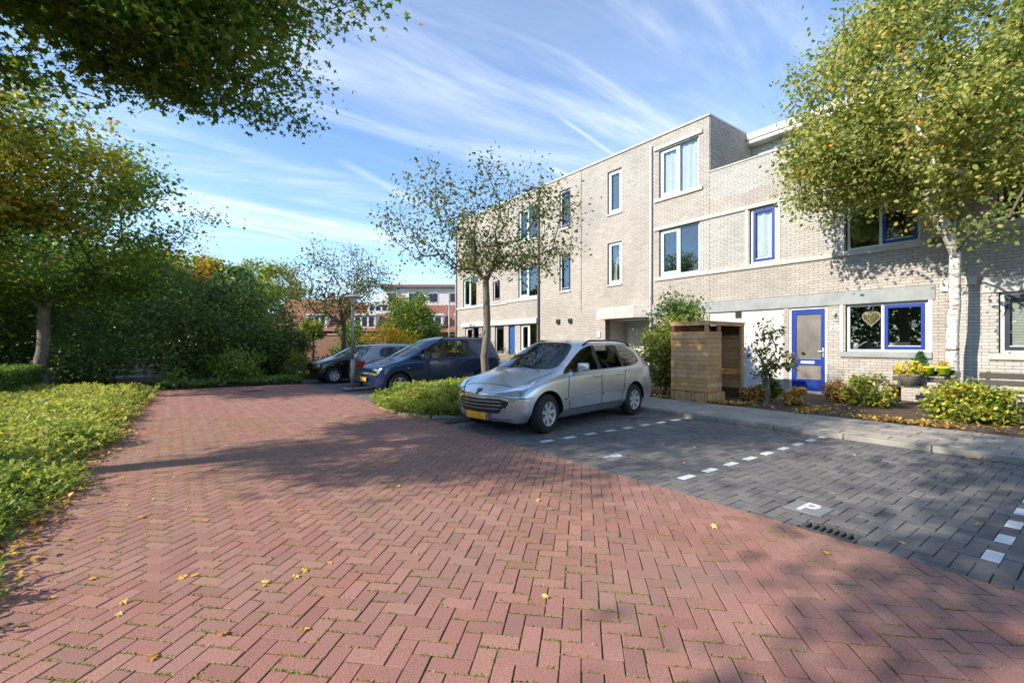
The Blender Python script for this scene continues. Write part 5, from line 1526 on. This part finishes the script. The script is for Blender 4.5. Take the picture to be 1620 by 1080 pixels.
# clipped hedge
rng = np.random.default_rng(33)
hd = thing('clipped_hedge', (-4.4, 17.6, 0), 'low clipped hedge with a flat top at the frame edge below the maple', 'hedge')
n = 16000
P = np.stack([rng.uniform(-1.15, 1.15, n), rng.uniform(-1.9, 2.2, n), rng.uniform(.05, .82, n)], 1)
side = rng.integers(0, 3, n); P[side == 0, 0] = 1.15 + rng.normal(0, .03, (side == 0).sum()); P[side == 1, 2] = .80 + rng.normal(0, .025, (side == 1).sum()); P[side == 2, 1] = -1.9 + rng.normal(0, .03, (side == 2).sum())
ob('leaf_shell', leaves_mesh('leaf_shell', P, .055, rng, 'card', .4, np.clip(rng.normal(.45, .2, n), 0, 1)), L_mid, hd)
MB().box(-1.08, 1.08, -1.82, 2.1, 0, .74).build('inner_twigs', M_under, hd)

# moss and grass in the road joints near the camera
rng = np.random.default_rng(35)
BL = []
for q in reds:
    cx = sum(p[0] for p in q) / len(q); cy = sum(p[1] for p in q) / len(q); D = in_view(cx, cy)
    if not D or D > 9: continue
    m_ = math.sin(cx * 1.1 + 2.0) * math.cos(cy * .9) + .5 * math.sin(cx * 3.1 - cy * 2.2) - (cx - 1.2) * .35
    if rnd.random() > .72 + .34 * m_: continue
    for i in range(len(q)):
        p0, p1 = q[i], q[(i + 1) % len(q)]
        if rnd.random() > (.9 if (p1[0] - p0[0]) * (p1[1] - p0[1]) < 0 else .07): continue
        l = math.hypot(p1[0] - p0[0], p1[1] - p0[1])
        for k in range(int(l / .0042)):
            u = rnd.random(); BL.append((p0[0] + (p1[0] - p0[0]) * u + rnd.gauss(0, .003), p0[1] + (p1[1] - p0[1]) * u + rnd.gauss(0, .003), -.006))
BL = np.array(BL)
if len(BL) > 170000: BL = BL[rng.permutation(len(BL))[:170000]]
ob('joint_moss', leaves_mesh('joint_moss', BL, .0125, rng, 'blade', .2, np.clip(rng.normal(.5, .2, len(BL)), 0, .9), -1.0), L_cover, kind='stuff', label='green moss and grass in the joints of the red road', category='moss')

# fallen leaves: single ones on the paving, litter on the soil
rng = np.random.default_rng(36)
base_me = []
for k in range(8):
    T, F = LEAF['maple']; V = T.copy(); V[:, 2] += .12 * np.abs(V[:, 0]) + .1 * rng.normal(0, 1, len(V)) * .5; V[:, 1] -= .5; V[:, 2] -= V[:, 2].min()
    me = bpy.data.meshes.new('fallen_leaf'); me.from_pydata([tuple(v) for v in V], [], [tuple(dict.fromkeys(f)) for f in F.tolist()]); me.update()
    a_ = me.attributes.new('tint', 'FLOAT', 'FACE'); a_.data.foreach_set('value', [float(rng.uniform(.1, 1))] * len(F)); base_me.append(me)
spots = [(-.55 + rng.exponential(.5), rng.uniform(2.5, 11), .004) for _ in range(34)] + [(rng.uniform(-.6, 3.8), rng.uniform(.6, 9), .004) for _ in range(46)] + [(rng.uniform(4.0, 8.0), rng.uniform(.3, 6.5), .004) for _ in range(24)] + [(rng.uniform(8.3, 9.8), rng.uniform(.6, 7), .084) for _ in range(16)]
for k, (x, y, z) in enumerate(spots):
    o = ob('fallen_leaf', base_me[k % 8], L_litter, None, (x, y, z), rot=(rng.normal(0, .15), rng.normal(0, .15), rng.uniform(0, 6.28)))
    s_ = rng.uniform(.03, .062); o.scale = (s_, s_, s_)
    o['category'] = 'leaf'; o['group'] = 'fallen leaves on the paving'; o['label'] = 'single fallen yellow brown leaf lying on the paving'
n = 2600
yl = rng.uniform(-1, 9, n); yl = yl + .35 * np.sin(yl * 4.1) + .2 * np.sin(yl * 9.7)
P = np.stack([9.86 + np.abs(rng.normal(0, .5, n)) * (1 + .6 * np.sin(yl * 1.9)), yl, np.full(n, .115)], 1); P[:, 2] += rng.uniform(0, .02, n)
ob('leaf_litter', leaves_mesh('leaf_litter', P, .06, rng, 'oval', .9, rng.uniform(0, 1, n)), L_litter, kind='stuff', label='dry leaf litter on the garden soil along the pavement', category='leaves')
n = 1500
yy = rng.uniform(2, 17, n); P = np.stack([np.array([road_left(v) for v in yy]) - .02 + rng.normal(0, .09, n), yy, np.full(n, .02)], 1)
ob('leaf_litter', leaves_mesh('leaf_litter', P, .055, rng, 'oval', .9, rng.uniform(0, .9, n)), L_litter, kind='stuff', label='brown leaf litter along the road edge below the ground cover', category='leaves')
n = 500
yy = rng.uniform(-1, 6.5, n); P = np.stack([8.07 - np.abs(rng.normal(0, .05, n)), yy + .15 * np.round(rng.normal(0, 1, n)), np.full(n, .006)], 1); P = P[(np.sin(P[:, 1] * 2.1) > .35)]
ob('leaf_litter', leaves_mesh('leaf_litter', P, .05, rng, 'blade', .8, rng.uniform(0, .6, len(P))), L_litter, kind='stuff', label='brown leaf drifts in the gutter against the kerb', category='leaves')
# ------------------------------------------------------------------ front garden things
M_wood = piece_mat('cedar_board', [(.52, .26, .095), (.66, .39, .175), (.58, .31, .12), (.72, .46, .24), (.54, .30, .13)], .75, 60, .22, stain=(.24, .16, .10), stain_scale=4, stain_amt=.5)
M_woodg = piece_mat('grey_weathered_board', [(.07, .065, .058), (.10, .093, .083), (.085, .078, .07)], .9, 70, .25)
M_woodb = piece_mat('brown_board', [(.13, .075, .045), (.17, .10, .06), (.15, .09, .05)], .85, 70, .2)
M_fence = piece_mat('green_brown_board', [(.20, .18, .07), (.24, .2, .09), (.18, .15, .07)], .85, 70, .2)

# cedar shed: front towards the road, open side towards the camera, roof falling to the back
X0, X1, Y0, Y1, Z0 = 9.92, 11.58, 5.86, 6.80, .085
sh = thing('wooden_shed', (X0, Y0, Z0), 'cedar board garden shed with slatted top gap and open side, by the pavement', 'shed')
W, Dp = Y1 - Y0, X1 - X0
def bd(mb, name='board', m=M_wood): return mb.build(name, m, sh)
Zb, Zt = .23, 1.58
for (x, y) in ((0, 0), (0, W - .07), (.52, 0), (Dp - .07, 0), (Dp - .07, W - .07)): bd(MB().bbox(x, x + .07, y, y + .07, 0, 1.86, .006), 'post')
nb = 13; hgt = (Zt - Zb) / nb
for k in range(nb):
    z0 = Zb + k * hgt
    bd(MB().bbox(-.022, -.001, -.022, W, z0 + .003, z0 + hgt - .003, .004))
    bd(MB().bbox(-.001, .59, -.022, -.001, z0 + .003, z0 + hgt - .003, .004))
    bd(MB().bbox(0.072, Dp, W + .001, W + .022, z0 + .003, z0 + hgt - .003, .004))
    bd(MB().bbox(Dp + .001, Dp + .022, 0, W + .022, z0 + .003, z0 + hgt - .003, .004))
MB().box(.072, Dp, W + .023, W + .03, 0, 1.84).box(Dp + .023, Dp + .03, 0, W + .03, 0, 1.84).build('lining', M_woodb, sh)
for k in range(3): bd(MB().bbox(0.072, Dp, W + .001, W + .022, Zt + k * hgt + .003, Zt + (k + 1) * hgt - .003, .004))
bd(MB().bbox(-.028, .0, -.028, W + .01, Zt, Zt + .06, .005), 'rail'); bd(MB().bbox(0, .59, -.028, -.001, Zt, Zt + .06, .005), 'rail')
bd(MB().bbox(-.03, .03, -.03, W + .02, 1.79, 1.86, .005), 'rail'); bd(MB().bbox(.03, Dp, -.03, .03, 1.79, 1.86, .005), 'rail')
rf = MB().add([(-.04, -.04, 1.862), (Dp + .03, -.04, 1.862), (Dp + .03, W + .03, 1.862), (-.04, W + .03, 1.862), (-.04, -.04, 1.888), (Dp + .03, -.04, 1.888), (Dp + .03, W + .03, 1.888), (-.04, W + .03, 1.888)], [(0, 3, 2, 1), (4, 5, 6, 7), (0, 1, 5, 4), (1, 2, 6, 5), (2, 3, 7, 6), (3, 0, 4, 7)])
rf.build('roof', M_wood, sh)
for k in range(30): bd(MB().bbox(-.03, -.008, k * W / 30 + .002, (k + 1) * W / 30 - .005, -.02, Zb - .012 + rnd.uniform(-.015, .01), .006), 'stake', M_wood)
for k in range(22): bd(MB().bbox(k * .033 + .002, (k + 1) * .033 - .004, -.03, -.008, -.02, Zb - .012 + rnd.uniform(-.015, .01), .006), 'stake', M_wood)

# climbing plants beside the shed and apple sapling in front of the white panel
shrub('climbing_shrub', 'tall leafy climbing shrub growing up beside and over the shed', 80, 11.3, 7.55, .75, 2.75, L_mid, 110, 75, .075, z0=.1, tint=(.42, .22), ry=.7, spread=.16)
shrub('climbing_shrub', 'leafy climber on the shed flank next to the silver car, yellowing low down', 83, 10.4, 7.35, .42, 2.2, L_cover, 110, 55, .07, z0=.1, tint=(.5, .25), ry=.5, spread=.13)
shrub('yellow_green_bush', 'yellowing bush between the silver car and the shed', 86, 10.0, 8.25, .55, 1.3, L_cover, 80, 40, .075, z0=.1, tint=(.75, .2))
shrub('yellow_green_bush', 'bright green low plants behind the tail of the silver car', 89, 10.6, 9.6, .7, 1.1, L_cover, 80, 40, .08, z0=.1, tint=(.65, .2))
rng = np.random.default_rng(92)
tips = np.concatenate([ell(rng, 34, (10.7, 4.85, 1.35), (.32, .36, .75), .3), ell(rng, 10, (10.65, 4.45, 1.1), (.12, .2, .3), .2)])
tree('apple_sapling', 'thin young fruit tree in front of the white panel beside the blue door', 93, (10.67, 4.9, .085), (10.7, 4.88, .65), .035, tips, None, L_small, M_barkg, size=.085, per=13, spread=.08, tint=(.5, .25), along=2, r_tip=.005, ldroop=.5)
MB().tube([(.04, -.06, 0), (.06, -.03, .5), (.05, .1, 1.0)], [.03, .024, .012], 7).build('stem', M_barkg, [o for o in COL.objects if o.name.startswith('apple_sapling')][-1], smooth=True)
shrub('dry_tuft', 'dry brown tuft of grass at the foot of the fruit tree', 95, 11.0, 4.45, .22, .38, L_litter, 60, 18, .07, z0=.085, tint=(.3, .2))
shrub('dry_tuft', 'dry brown plants between the shed and the fruit tree', 97, 11.1, 5.35, .3, .35, L_litter, 60, 20, .07, z0=.085, tint=(.15, .2))
shrub('green_tuft', 'small green plant behind the stems of the fruit tree', 99, 11.3, 5.1, .22, .55, L_mid, 70, 22, .07, z0=.085)
shrub('variegated_bush', 'loose yellow green leafy bush under the window with blue frame', 101, 12.1, 3.45, .45, .62, L_laurel, 55, 48, .065, z0=.085, tint=(.55, .22), up=.5, kind='oval')
shrub('variegated_bush', 'rounded dense yellow green leafy bush in front of the bench, below the birch', 104, 11.2, 1.70, .53, .64, L_laurel, 95, 80, .062, z0=.085, tint=(.55, .24), up=.5, kind='oval', low=.06, ry=.62)
shrub('variegated_bush', 'yellow green leafy bush cut by the frame edge', 107, 10.9, .62, .40, .6, L_laurel, 70, 40, .065, z0=.085, tint=(.45, .24), up=.5)
shrub('dry_tuft', 'brown dry shrub at the door side of the loose leafy bush', 109, 12.4, 4.1, .3, .5, L_litter, 40, 24, .06, z0=.085, tint=(.15, .15))


# benches against the wall
def bench(y0, y1, label, back):
    t = thing('wooden_bench', (12.75, (y0 + y1) / 2, .085), label, 'bench', 'weathered benches')
    l = (y1 - y0) / 2
    for k in range(4): MB().bbox(-.22 + k * .115, -.22 + k * .115 + .105, -l, l, .42, .455, .006).build('seat_board', M_woodg, t)
    for sy in (-1, 1):
        for sx in (-.16, .16): MB().bbox(sx - .035, sx + .035, sy * (l - .12) - .04, sy * (l - .12) + .04, 0, .42, .006).build('leg', M_woodg, t)
        if back: MB().add([(.16, sy * (l - .12) - .03, .3), (.22, sy * (l - .12) - .03, .3), (.22, sy * (l - .12) + .03, .3), (.16, sy * (l - .12) + .03, .3), (.30, sy * (l - .12) - .03, .8), (.35, sy * (l - .12) - .03, .8), (.35, sy * (l - .12) + .03, .8), (.30, sy * (l - .12) + .03, .8)],
                          [(0, 3, 2, 1), (4, 5, 6, 7), (0, 1, 5, 4), (1, 2, 6, 5), (2, 3, 7, 6), (3, 0, 4, 7)]).build('back_post', M_woodg, t)
    if back:
        for zz, xx in ((.53, .22), (.67, .255)): MB().bbox(xx, xx + .03, -l, l, zz, zz + .11, .006).build('back_board', M_woodg, t)
    return t
bench(2.12, 3.22, 'weathered bench carrying the flower pots under the window', True)
bench(.35, 1.85, 'weathered grey bench half hidden behind the rounded bush', True)
# pots
M_pot = mat('grey_pot', (.22, .20, .18), .9, scale=9, col2=(.13, .12, .10))
M_lime = mat('lime_plastic', (.52, .62, .02), .4)
t = thing('flower_pot', (12.70, 2.86, .54), 'round grey pot with yellow flowers on the bench', 'flower pot')
MB().lathe([(0, 0), (.13, 0), (.19, .22), (.20, .25), (.175, .25), (.165, .2), (0, .2)], 20).build('pot', M_pot, t, smooth=True)
rng = np.random.default_rng(120)
P = ell(rng, 520, (0, .02, .35), (.23, .26, .18), .6)
ob('flowers', leaves_mesh('flowers', P, .045, rng, 'oval', .6, rng.uniform(.3, .9, len(P))), leaf_mat('yellow_flower', [(0, (.09, .11, .01)), (.45, (.42, .30, .01)), (1, (.62, .42, .01))], .2), t)
t = thing('potted_conifer', (12.95, 2.74, .54), 'small blue green cone shaped conifer in a pot behind the yellow flowers', 'potted plant')
MB().lathe([(0, 0), (.10, 0), (.14, .2), (.12, .2), (0, .18)], 18).build('pot', M_pot, t, smooth=True)
n = 2600; hz = rng.uniform(0, 1, n) ** 1.4; rr = .21 * (1 - hz) ** .8 * rng.uniform(.6, 1.1, n); th = rng.uniform(0, 6.283, n)
P = np.stack([rr * np.cos(th), rr * np.sin(th), .2 + .52 * hz], 1)
ob('foliage', leaves_mesh('foliage', P, .045, rng, 'blade', .1, np.clip(rng.normal(.5, .2, n), 0, 1), -.6), leaf_mat('conifer_needle', [(0, (.02, .06, .03)), (.6, (.05, .12, .05)), (1, (.11, .18, .06))], .2), t)
for k, (y, lb) in enumerate(((2.60, 'lime green plastic pot hung on the bench back nearest the window'), (2.36, 'lime green plastic pot with yellow plant in front of the birch trunk'))):
    t = thing('lime_pot', (12.88, y, .80), lb, 'flower pot', 'lime green pots')
    MB().lathe([(0, 0), (.085, 0), (.105, .12), (.125, .125), (.13, .165), (.115, .165), (.10, .12), (0, .12)], 20).build('pot', M_lime, t, smooth=True)
    MB().bbox(.10, .17, -.04, .04, .135, .155, .004).build('hook', M_lime, t)
    P = ell(rng, 90 if k else 14, (0, 0, .19), (.11, .12, .06), .4)
    ob('plant', leaves_mesh('plant', P, .06, rng, 'blade', .2, rng.uniform(.3, 1, len(P)), -.5), L_yel, t)
# wicker heart in the window, kettle-like jug on the sill
hp = []
for k in range(41):
    a_ = 2 * math.pi * k / 40; hp.append((0, -.0125 * 16 * math.sin(a_) ** 3 * .9, .0125 * (13 * math.cos(a_) - 5 * math.cos(2 * a_) - 2 * math.cos(3 * a_) - math.cos(4 * a_))))
t = thing('wicker_heart', (XF + .135, 3.93, 2.08), 'wicker heart hanging in the ground floor window beside the blue frame', 'ornament')
MB().tube(hp, .022, 8, False).build('rim', M_wick, t, smooth=True)
for k in range(9):
    z = -.17 + k * .04; w_ = .17 * max(.12, (1 - abs(z - .05) / .26)); MB().tube([(.0, -w_, z), (.012, 0, z + .03), (0, w_, z)], .010, 6).build('twig', M_wick, t, smooth=True)
for k in range(6): MB().tube([(.0, -.12 + k * .05, -.14 + abs(k - 2.5) * .06), (.01, -.10 + k * .045, .12)], .008, 6).build('twig', M_wick, t, smooth=True)
t = thing('watering_can', (XF + .17, 4.26, 1.31), 'pale watering can on the window sill beside the wicker heart', 'watering can')
MB().lathe([(0, 0), (.06, 0), (.065, .1), (.04, .16), (0, .16)], 16).build('can', M_wframe, t, smooth=True)
MB().tube([(0, -.05, .06), (0, -.16, .16), (0, -.24, .19)], [.014, .011, .009], 8).build('spout', M_wframe, t, smooth=True)

# ------------------------------------------------------------------ street things
M_galv = mat('galvanised_steel', (.36, .36, .35), .55, .6, scale=10, col2=(.25, .25, .24))
t = thing('street_lamp', (4.48, 14.44, .07), 'short grey street lamp post with a dish shaped head', 'street lamp')
MB().tube([(0, 0, 0), (0, 0, .9)], .062, 14).build('base_section', M_galv, t, smooth=True)
MB().tube([(0, 0, .9), (0, 0, 2.62)], .042, 12).build('pole', M_galv, t, smooth=True)
hdm = MB().lathe([(0, .30), (.10, .29), (.26, .235), (.32, .20), (.31, .185), (.18, .19), (.0, .19)], 28).build('lamp_head', mat('lamp_head_grey', (.42, .42, .40), .5), t, (0, 0, 2.62), smooth=True)
MB().lathe([(.045, -.02), (.07, .06), (.20, .185), (0, .186)], 24).build('diffuser', mat('opal_diffuser', (.62, .62, .58), .35), t, (0, 0, 2.62), smooth=True)
t = thing('thin_pole', (9.05, 16.6, .11), 'thin pale flag pole behind the dark blue people carrier', 'pole')
MB().tube([(0, 0, 0), (0, 0, 3.4)], .03, 10).build('shaft', M_galv, t, smooth=True); MB().lathe([(0, .06), (.035, .03), (.03, 0)], 10, 'z', (0, 0, 3.4)).build('finial', M_galv, t, smooth=True)
# fence behind the street tree
t = thing('board_fence', (10.2, 12.2, .1), 'low greenish board fence behind the street tree and the silver car', 'fence')
for k in range(6): MB().bbox(-.012, .012, 0, 4.2, .12 + k * .14, .12 + k * .14 + .125, .004).build('board', M_fence, t)
for k in range(4): MB().bbox(-.09, -.015, k * 1.37, k * 1.37 + .07, 0, 1.0, .006).build('post', M_fence, t)
shrub('white_flower_bush', 'white flowering bush between the fence and the silver car roof', 130, 11.0, 13.0, .6, 1.4, leaf_mat('white_flower', [(0, (.06, .10, .03)), (.45, (.12, .16, .05)), (.6, (.55, .54, .5)), (1, (.7, .69, .66))], .2), 60, 40, .07, z0=.1, tint=(.5, .3))
# dark garden shed at the far end
t = thing('dark_shed', (10.9, 25.6, 0), 'dark brown board shed with sloping roof at the end of the house row', 'shed')
for k in range(9): MB().bbox(0, .03, 0, 3.0, .05 + k * .24, .05 + k * .24 + .232, .004).build('board', M_woodb, t)
for k in range(9): MB().bbox(.03, 2.9, -.03, 0, .05 + k * .24, .05 + k * .24 + .232, .004).build('board', M_woodb, t)
MB().add([(-.2, -.25, 1.9), (3.0, -.25, 2.55), (3.0, 3.2, 2.55), (-.2, 3.2, 1.9), (-.2, -.25, 2.0), (3.0, -.25, 2.65), (3.0, 3.2, 2.65), (-.2, 3.2, 2.0)], [(0, 3, 2, 1), (4, 5, 6, 7), (0, 1, 5, 4), (1, 2, 6, 5), (2, 3, 7, 6), (3, 0, 4, 7)]).build('roof', M_roof, t)
# low bench-like barrier at the mouth of the path
t = thing('path_barrier', (-1.25, 20.2, .05), 'low grey barrier across the dim path between the bushes', 'barrier')
for sx in (-.45, .45): MB().bbox(sx - .05, sx + .05, -.05, .05, 0, .62, .01).build('post', M_woodb, t)
for zz in (.25, .46): MB().bbox(-.6, .6, -.075, -.05, zz, zz + .09, .006).build('rail', M_conc, t)

# ------------------------------------------------------------------ far houses
M_tileR = piece_mat('red_roof_tile', [(.27, .115, .08), (.33, .145, .10), (.30, .13, .09), (.24, .115, .085)], .85, 40, .15)
M_brickp = mat('pinkish_brick', (.42, .24, .18), .9, scale=6, col2=(.33, .18, .13))
M_brickd = mat('brown_brick', (.24, .14, .11), .9, scale=6, col2=(.17, .10, .08))


def tiled_roof(parent, a, b, c, d, nu, nv):
    """overlapping tile courses between eaves a-b and ridge d-c, one part per course"""
    a, b, c, d = map(Vector, (a, b, c, d)); nrm = (b - a).cross(d - a).normalized()
    if nrm.z < 0: nrm = -nrm
    for j in range(nv):
        t0, t1 = j / nv, (j + 1.12) / nv
        L0, R0 = a.lerp(d, t0), b.lerp(c, t0); L1, R1 = a.lerp(d, min(t1, 1)), b.lerp(c, min(t1, 1))
        mb = MB()
        for i in range(nu):
            u0, u1 = (i + .04) / nu, (i + .96) / nu
            p = [L0.lerp(R0, u0) + nrm * .07, L0.lerp(R0, u1) + nrm * .07, L1.lerp(R1, u1) + nrm * .02, L1.lerp(R1, u0) + nrm * .02]
            mb.add([*p, L0.lerp(R0, u0), L0.lerp(R0, u1)], [(0, 1, 2, 3), (4, 5, 1, 0)])
        mb.build('tile_course', M_tileR, parent, kind='stuff')
    MB().add([a, b, c, d], [(0, 1, 2, 3)]).build('roof', M_tileR, parent)


def far_house(loc, rz, L_, D_, ez, rz_, label, wall, dormers=(), wins=()):
    """local x runs along the front, front at y=0 facing -y"""
    t = thing('far_house', loc, label, 'house', 'red roofed houses in the distance', rz)
    MB().add([(0, 0, 0), (L_, 0, 0), (L_, D_, 0), (0, D_, 0), (0, 0, ez), (L_, 0, ez), (L_, D_, ez), (0, D_, ez), (0, D_ / 2, rz_), (L_, D_ / 2, rz_)],
             [(0, 1, 5, 4), (2, 3, 7, 6), (3, 0, 4, 8, 7), (1, 2, 6, 9, 5)]).build('wall', wall, t)
    tiled_roof(t, (-.25, -.35, ez - .2), (L_ + .25, -.35, ez - .2), (L_ + .25, D_ / 2, rz_ + .05), (-.25, D_ / 2, rz_ + .05), int(L_ / .3), 14)
    tiled_roof(t, (L_ + .25, D_ + .35, ez - .2), (-.25, D_ + .35, ez - .2), (-.25, D_ / 2, rz_ + .05), (L_ + .25, D_ / 2, rz_ + .05), int(L_ / .3), 14)
    for (x0, x1, z0, z1, yf) in dormers:
        dm = MB().box(x0, x1, yf, yf + 2.4, z0, z1).box(x0 - .12, x1 + .12, yf - .15, yf + 2.4, z1, z1 + .16).build('dormer', M_fascia, t)
        n = max(2, round((x1 - x0) / .7))
        for k in range(n):
            a0 = x0 + .2 + k * (x1 - x0 - .2) / n; a1 = a0 + (x1 - x0 - .2) / n - .2
            MB().box(a0, a1, yf - .012, yf + .01, z0 + .3, z1 - .18).build('pane', M_nframe, dm)
    for (x0, x1, z0, z1) in wins:
        w_ = MB(); rect_frame2 = [(x0, x0 + .06, z0, z1), (x1 - .06, x1, z0, z1), (x0, x1, z0, z0 + .06), (x0, x1, z1 - .06, z1)]
        for q in rect_frame2: w_.box(q[0], q[1], -.03, .02, q[2], q[3])
        w_ = w_.build('window', M_wframe, t); MB().box(x0 + .06, x1 - .06, -.012, .0, z0 + .06, z1 - .06).build('pane', M_nframe, w_)
    MB().box(L_ * .7, L_ * .7 + .5, D_ / 2 - .3, D_ / 2 + .3, rz_ - .4, rz_ + .8).build('chimney', wall, t)
    return t


far_house((7.6, 50.5, 0), R(-36), 6.2, 8, 2.9, 6.2, 'distant brick house with red tiled roof nearest the dark bushes', M_brickd, dormers=((3.6, 5.6, 2.9, 4.3, .0),), wins=((1.0, 2.2, 1.0, 2.2),))
far_house((13.4, 46.2, 0), R(-36), 6.6, 8, 2.9, 5.9, 'distant brick house with white dormers behind the far street tree', M_brickp, dormers=((1.0, 3.2, 2.9, 4.3, .0), (1.8, 4.6, 4.6, 5.5, 2.0)), wins=((4.4, 5.8, 1.0, 2.3),))
far_house((18.9, 42.2, 0), R(-36), 7.0, 8, 2.8, 5.6, 'distant brick house with a white dormer above the orange bush', M_brickp, dormers=((.6, 3.0, 2.9, 4.3, .0), (4.2, 6.0, 2.9, 4.3, .0)), wins=((3.6, 5.2, 1.0, 2.4),))
t = thing('flat_roofed_block', (24.5, 54.0, 0), 'distant white flat roofed block with brown eaves above the far garden', 'building', None, R(-36))
MB().box(-4, 12, 0, 8, 0, 8.6).build('wall', M_render, t); MB().box(-4.4, 12.4, -.5, 8.4, 8.6, 8.95).build('eaves', M_brickd, t)
for k in range(6):
    w_ = MB().box(-3.4 + k * 2.6, -2.2 + k * 2.6, -.04, .0, 6.7, 8.0).build('window', M_wframe, t); MB().box(-3.3 + k * 2.6, -2.3 + k * 2.6, -.06, -.04, 6.8, 7.9).build('pane', M_nframe, w_)
# low brick wall of the far gardens
t = thing('garden_wall', (4.6, 30.5, 0), 'low pinkish brick garden wall beyond the parked cars', 'wall', None, R(-30))
MB().box(0, 9, 0, .22, 0, 2.0).build('masonry', M_brickp, t); MB().box(-.03, 9.03, -.04, .26, 2.0, 2.08).build('coping', M_concw, t)

# far woodland beyond the park strip, one mass
rng = np.random.default_rng(150)
path = np.array([(-17, -25), (-17, 10), (-18, 34), (-9, 56), (8, 66), (30, 74)], float)
seg = np.linalg.norm(np.diff(path, axis=0), axis=1); cum = np.concatenate([[0], np.cumsum(seg)])
n = 62000
s_ = rng.uniform(0, cum[-1], n); k = np.clip(np.searchsorted(cum, s_) - 1, 0, len(seg) - 1); u = (s_ - cum[k]) / seg[k]
pp = path[k] * (1 - u[:, None]) + path[k + 1] * u[:, None]; tg = (path[k + 1] - path[k]) / seg[k][:, None]
off = rng.normal(0, 1.3, n); hmax = 6.2 + 1.4 * np.sin(s_ * .35) + .9 * np.sin(s_ * .93 + 1) + .5 * np.sin(s_ * 2.1)
z = hmax * rng.uniform(0, 1, n) ** .8
P = np.stack([pp[:, 0] - tg[:, 1] * off, pp[:, 1] + tg[:, 0] * off, z], 1)
tn = np.clip(.45 + .2 * np.sin(s_ * .6) + rng.normal(0, .18, n), 0, 1)
ob('woodland', leaves_mesh('woodland', P, .42, rng, 'card', .4, tn), L_mid, kind='stuff', label='far belt of green trees behind everything', category='woodland')
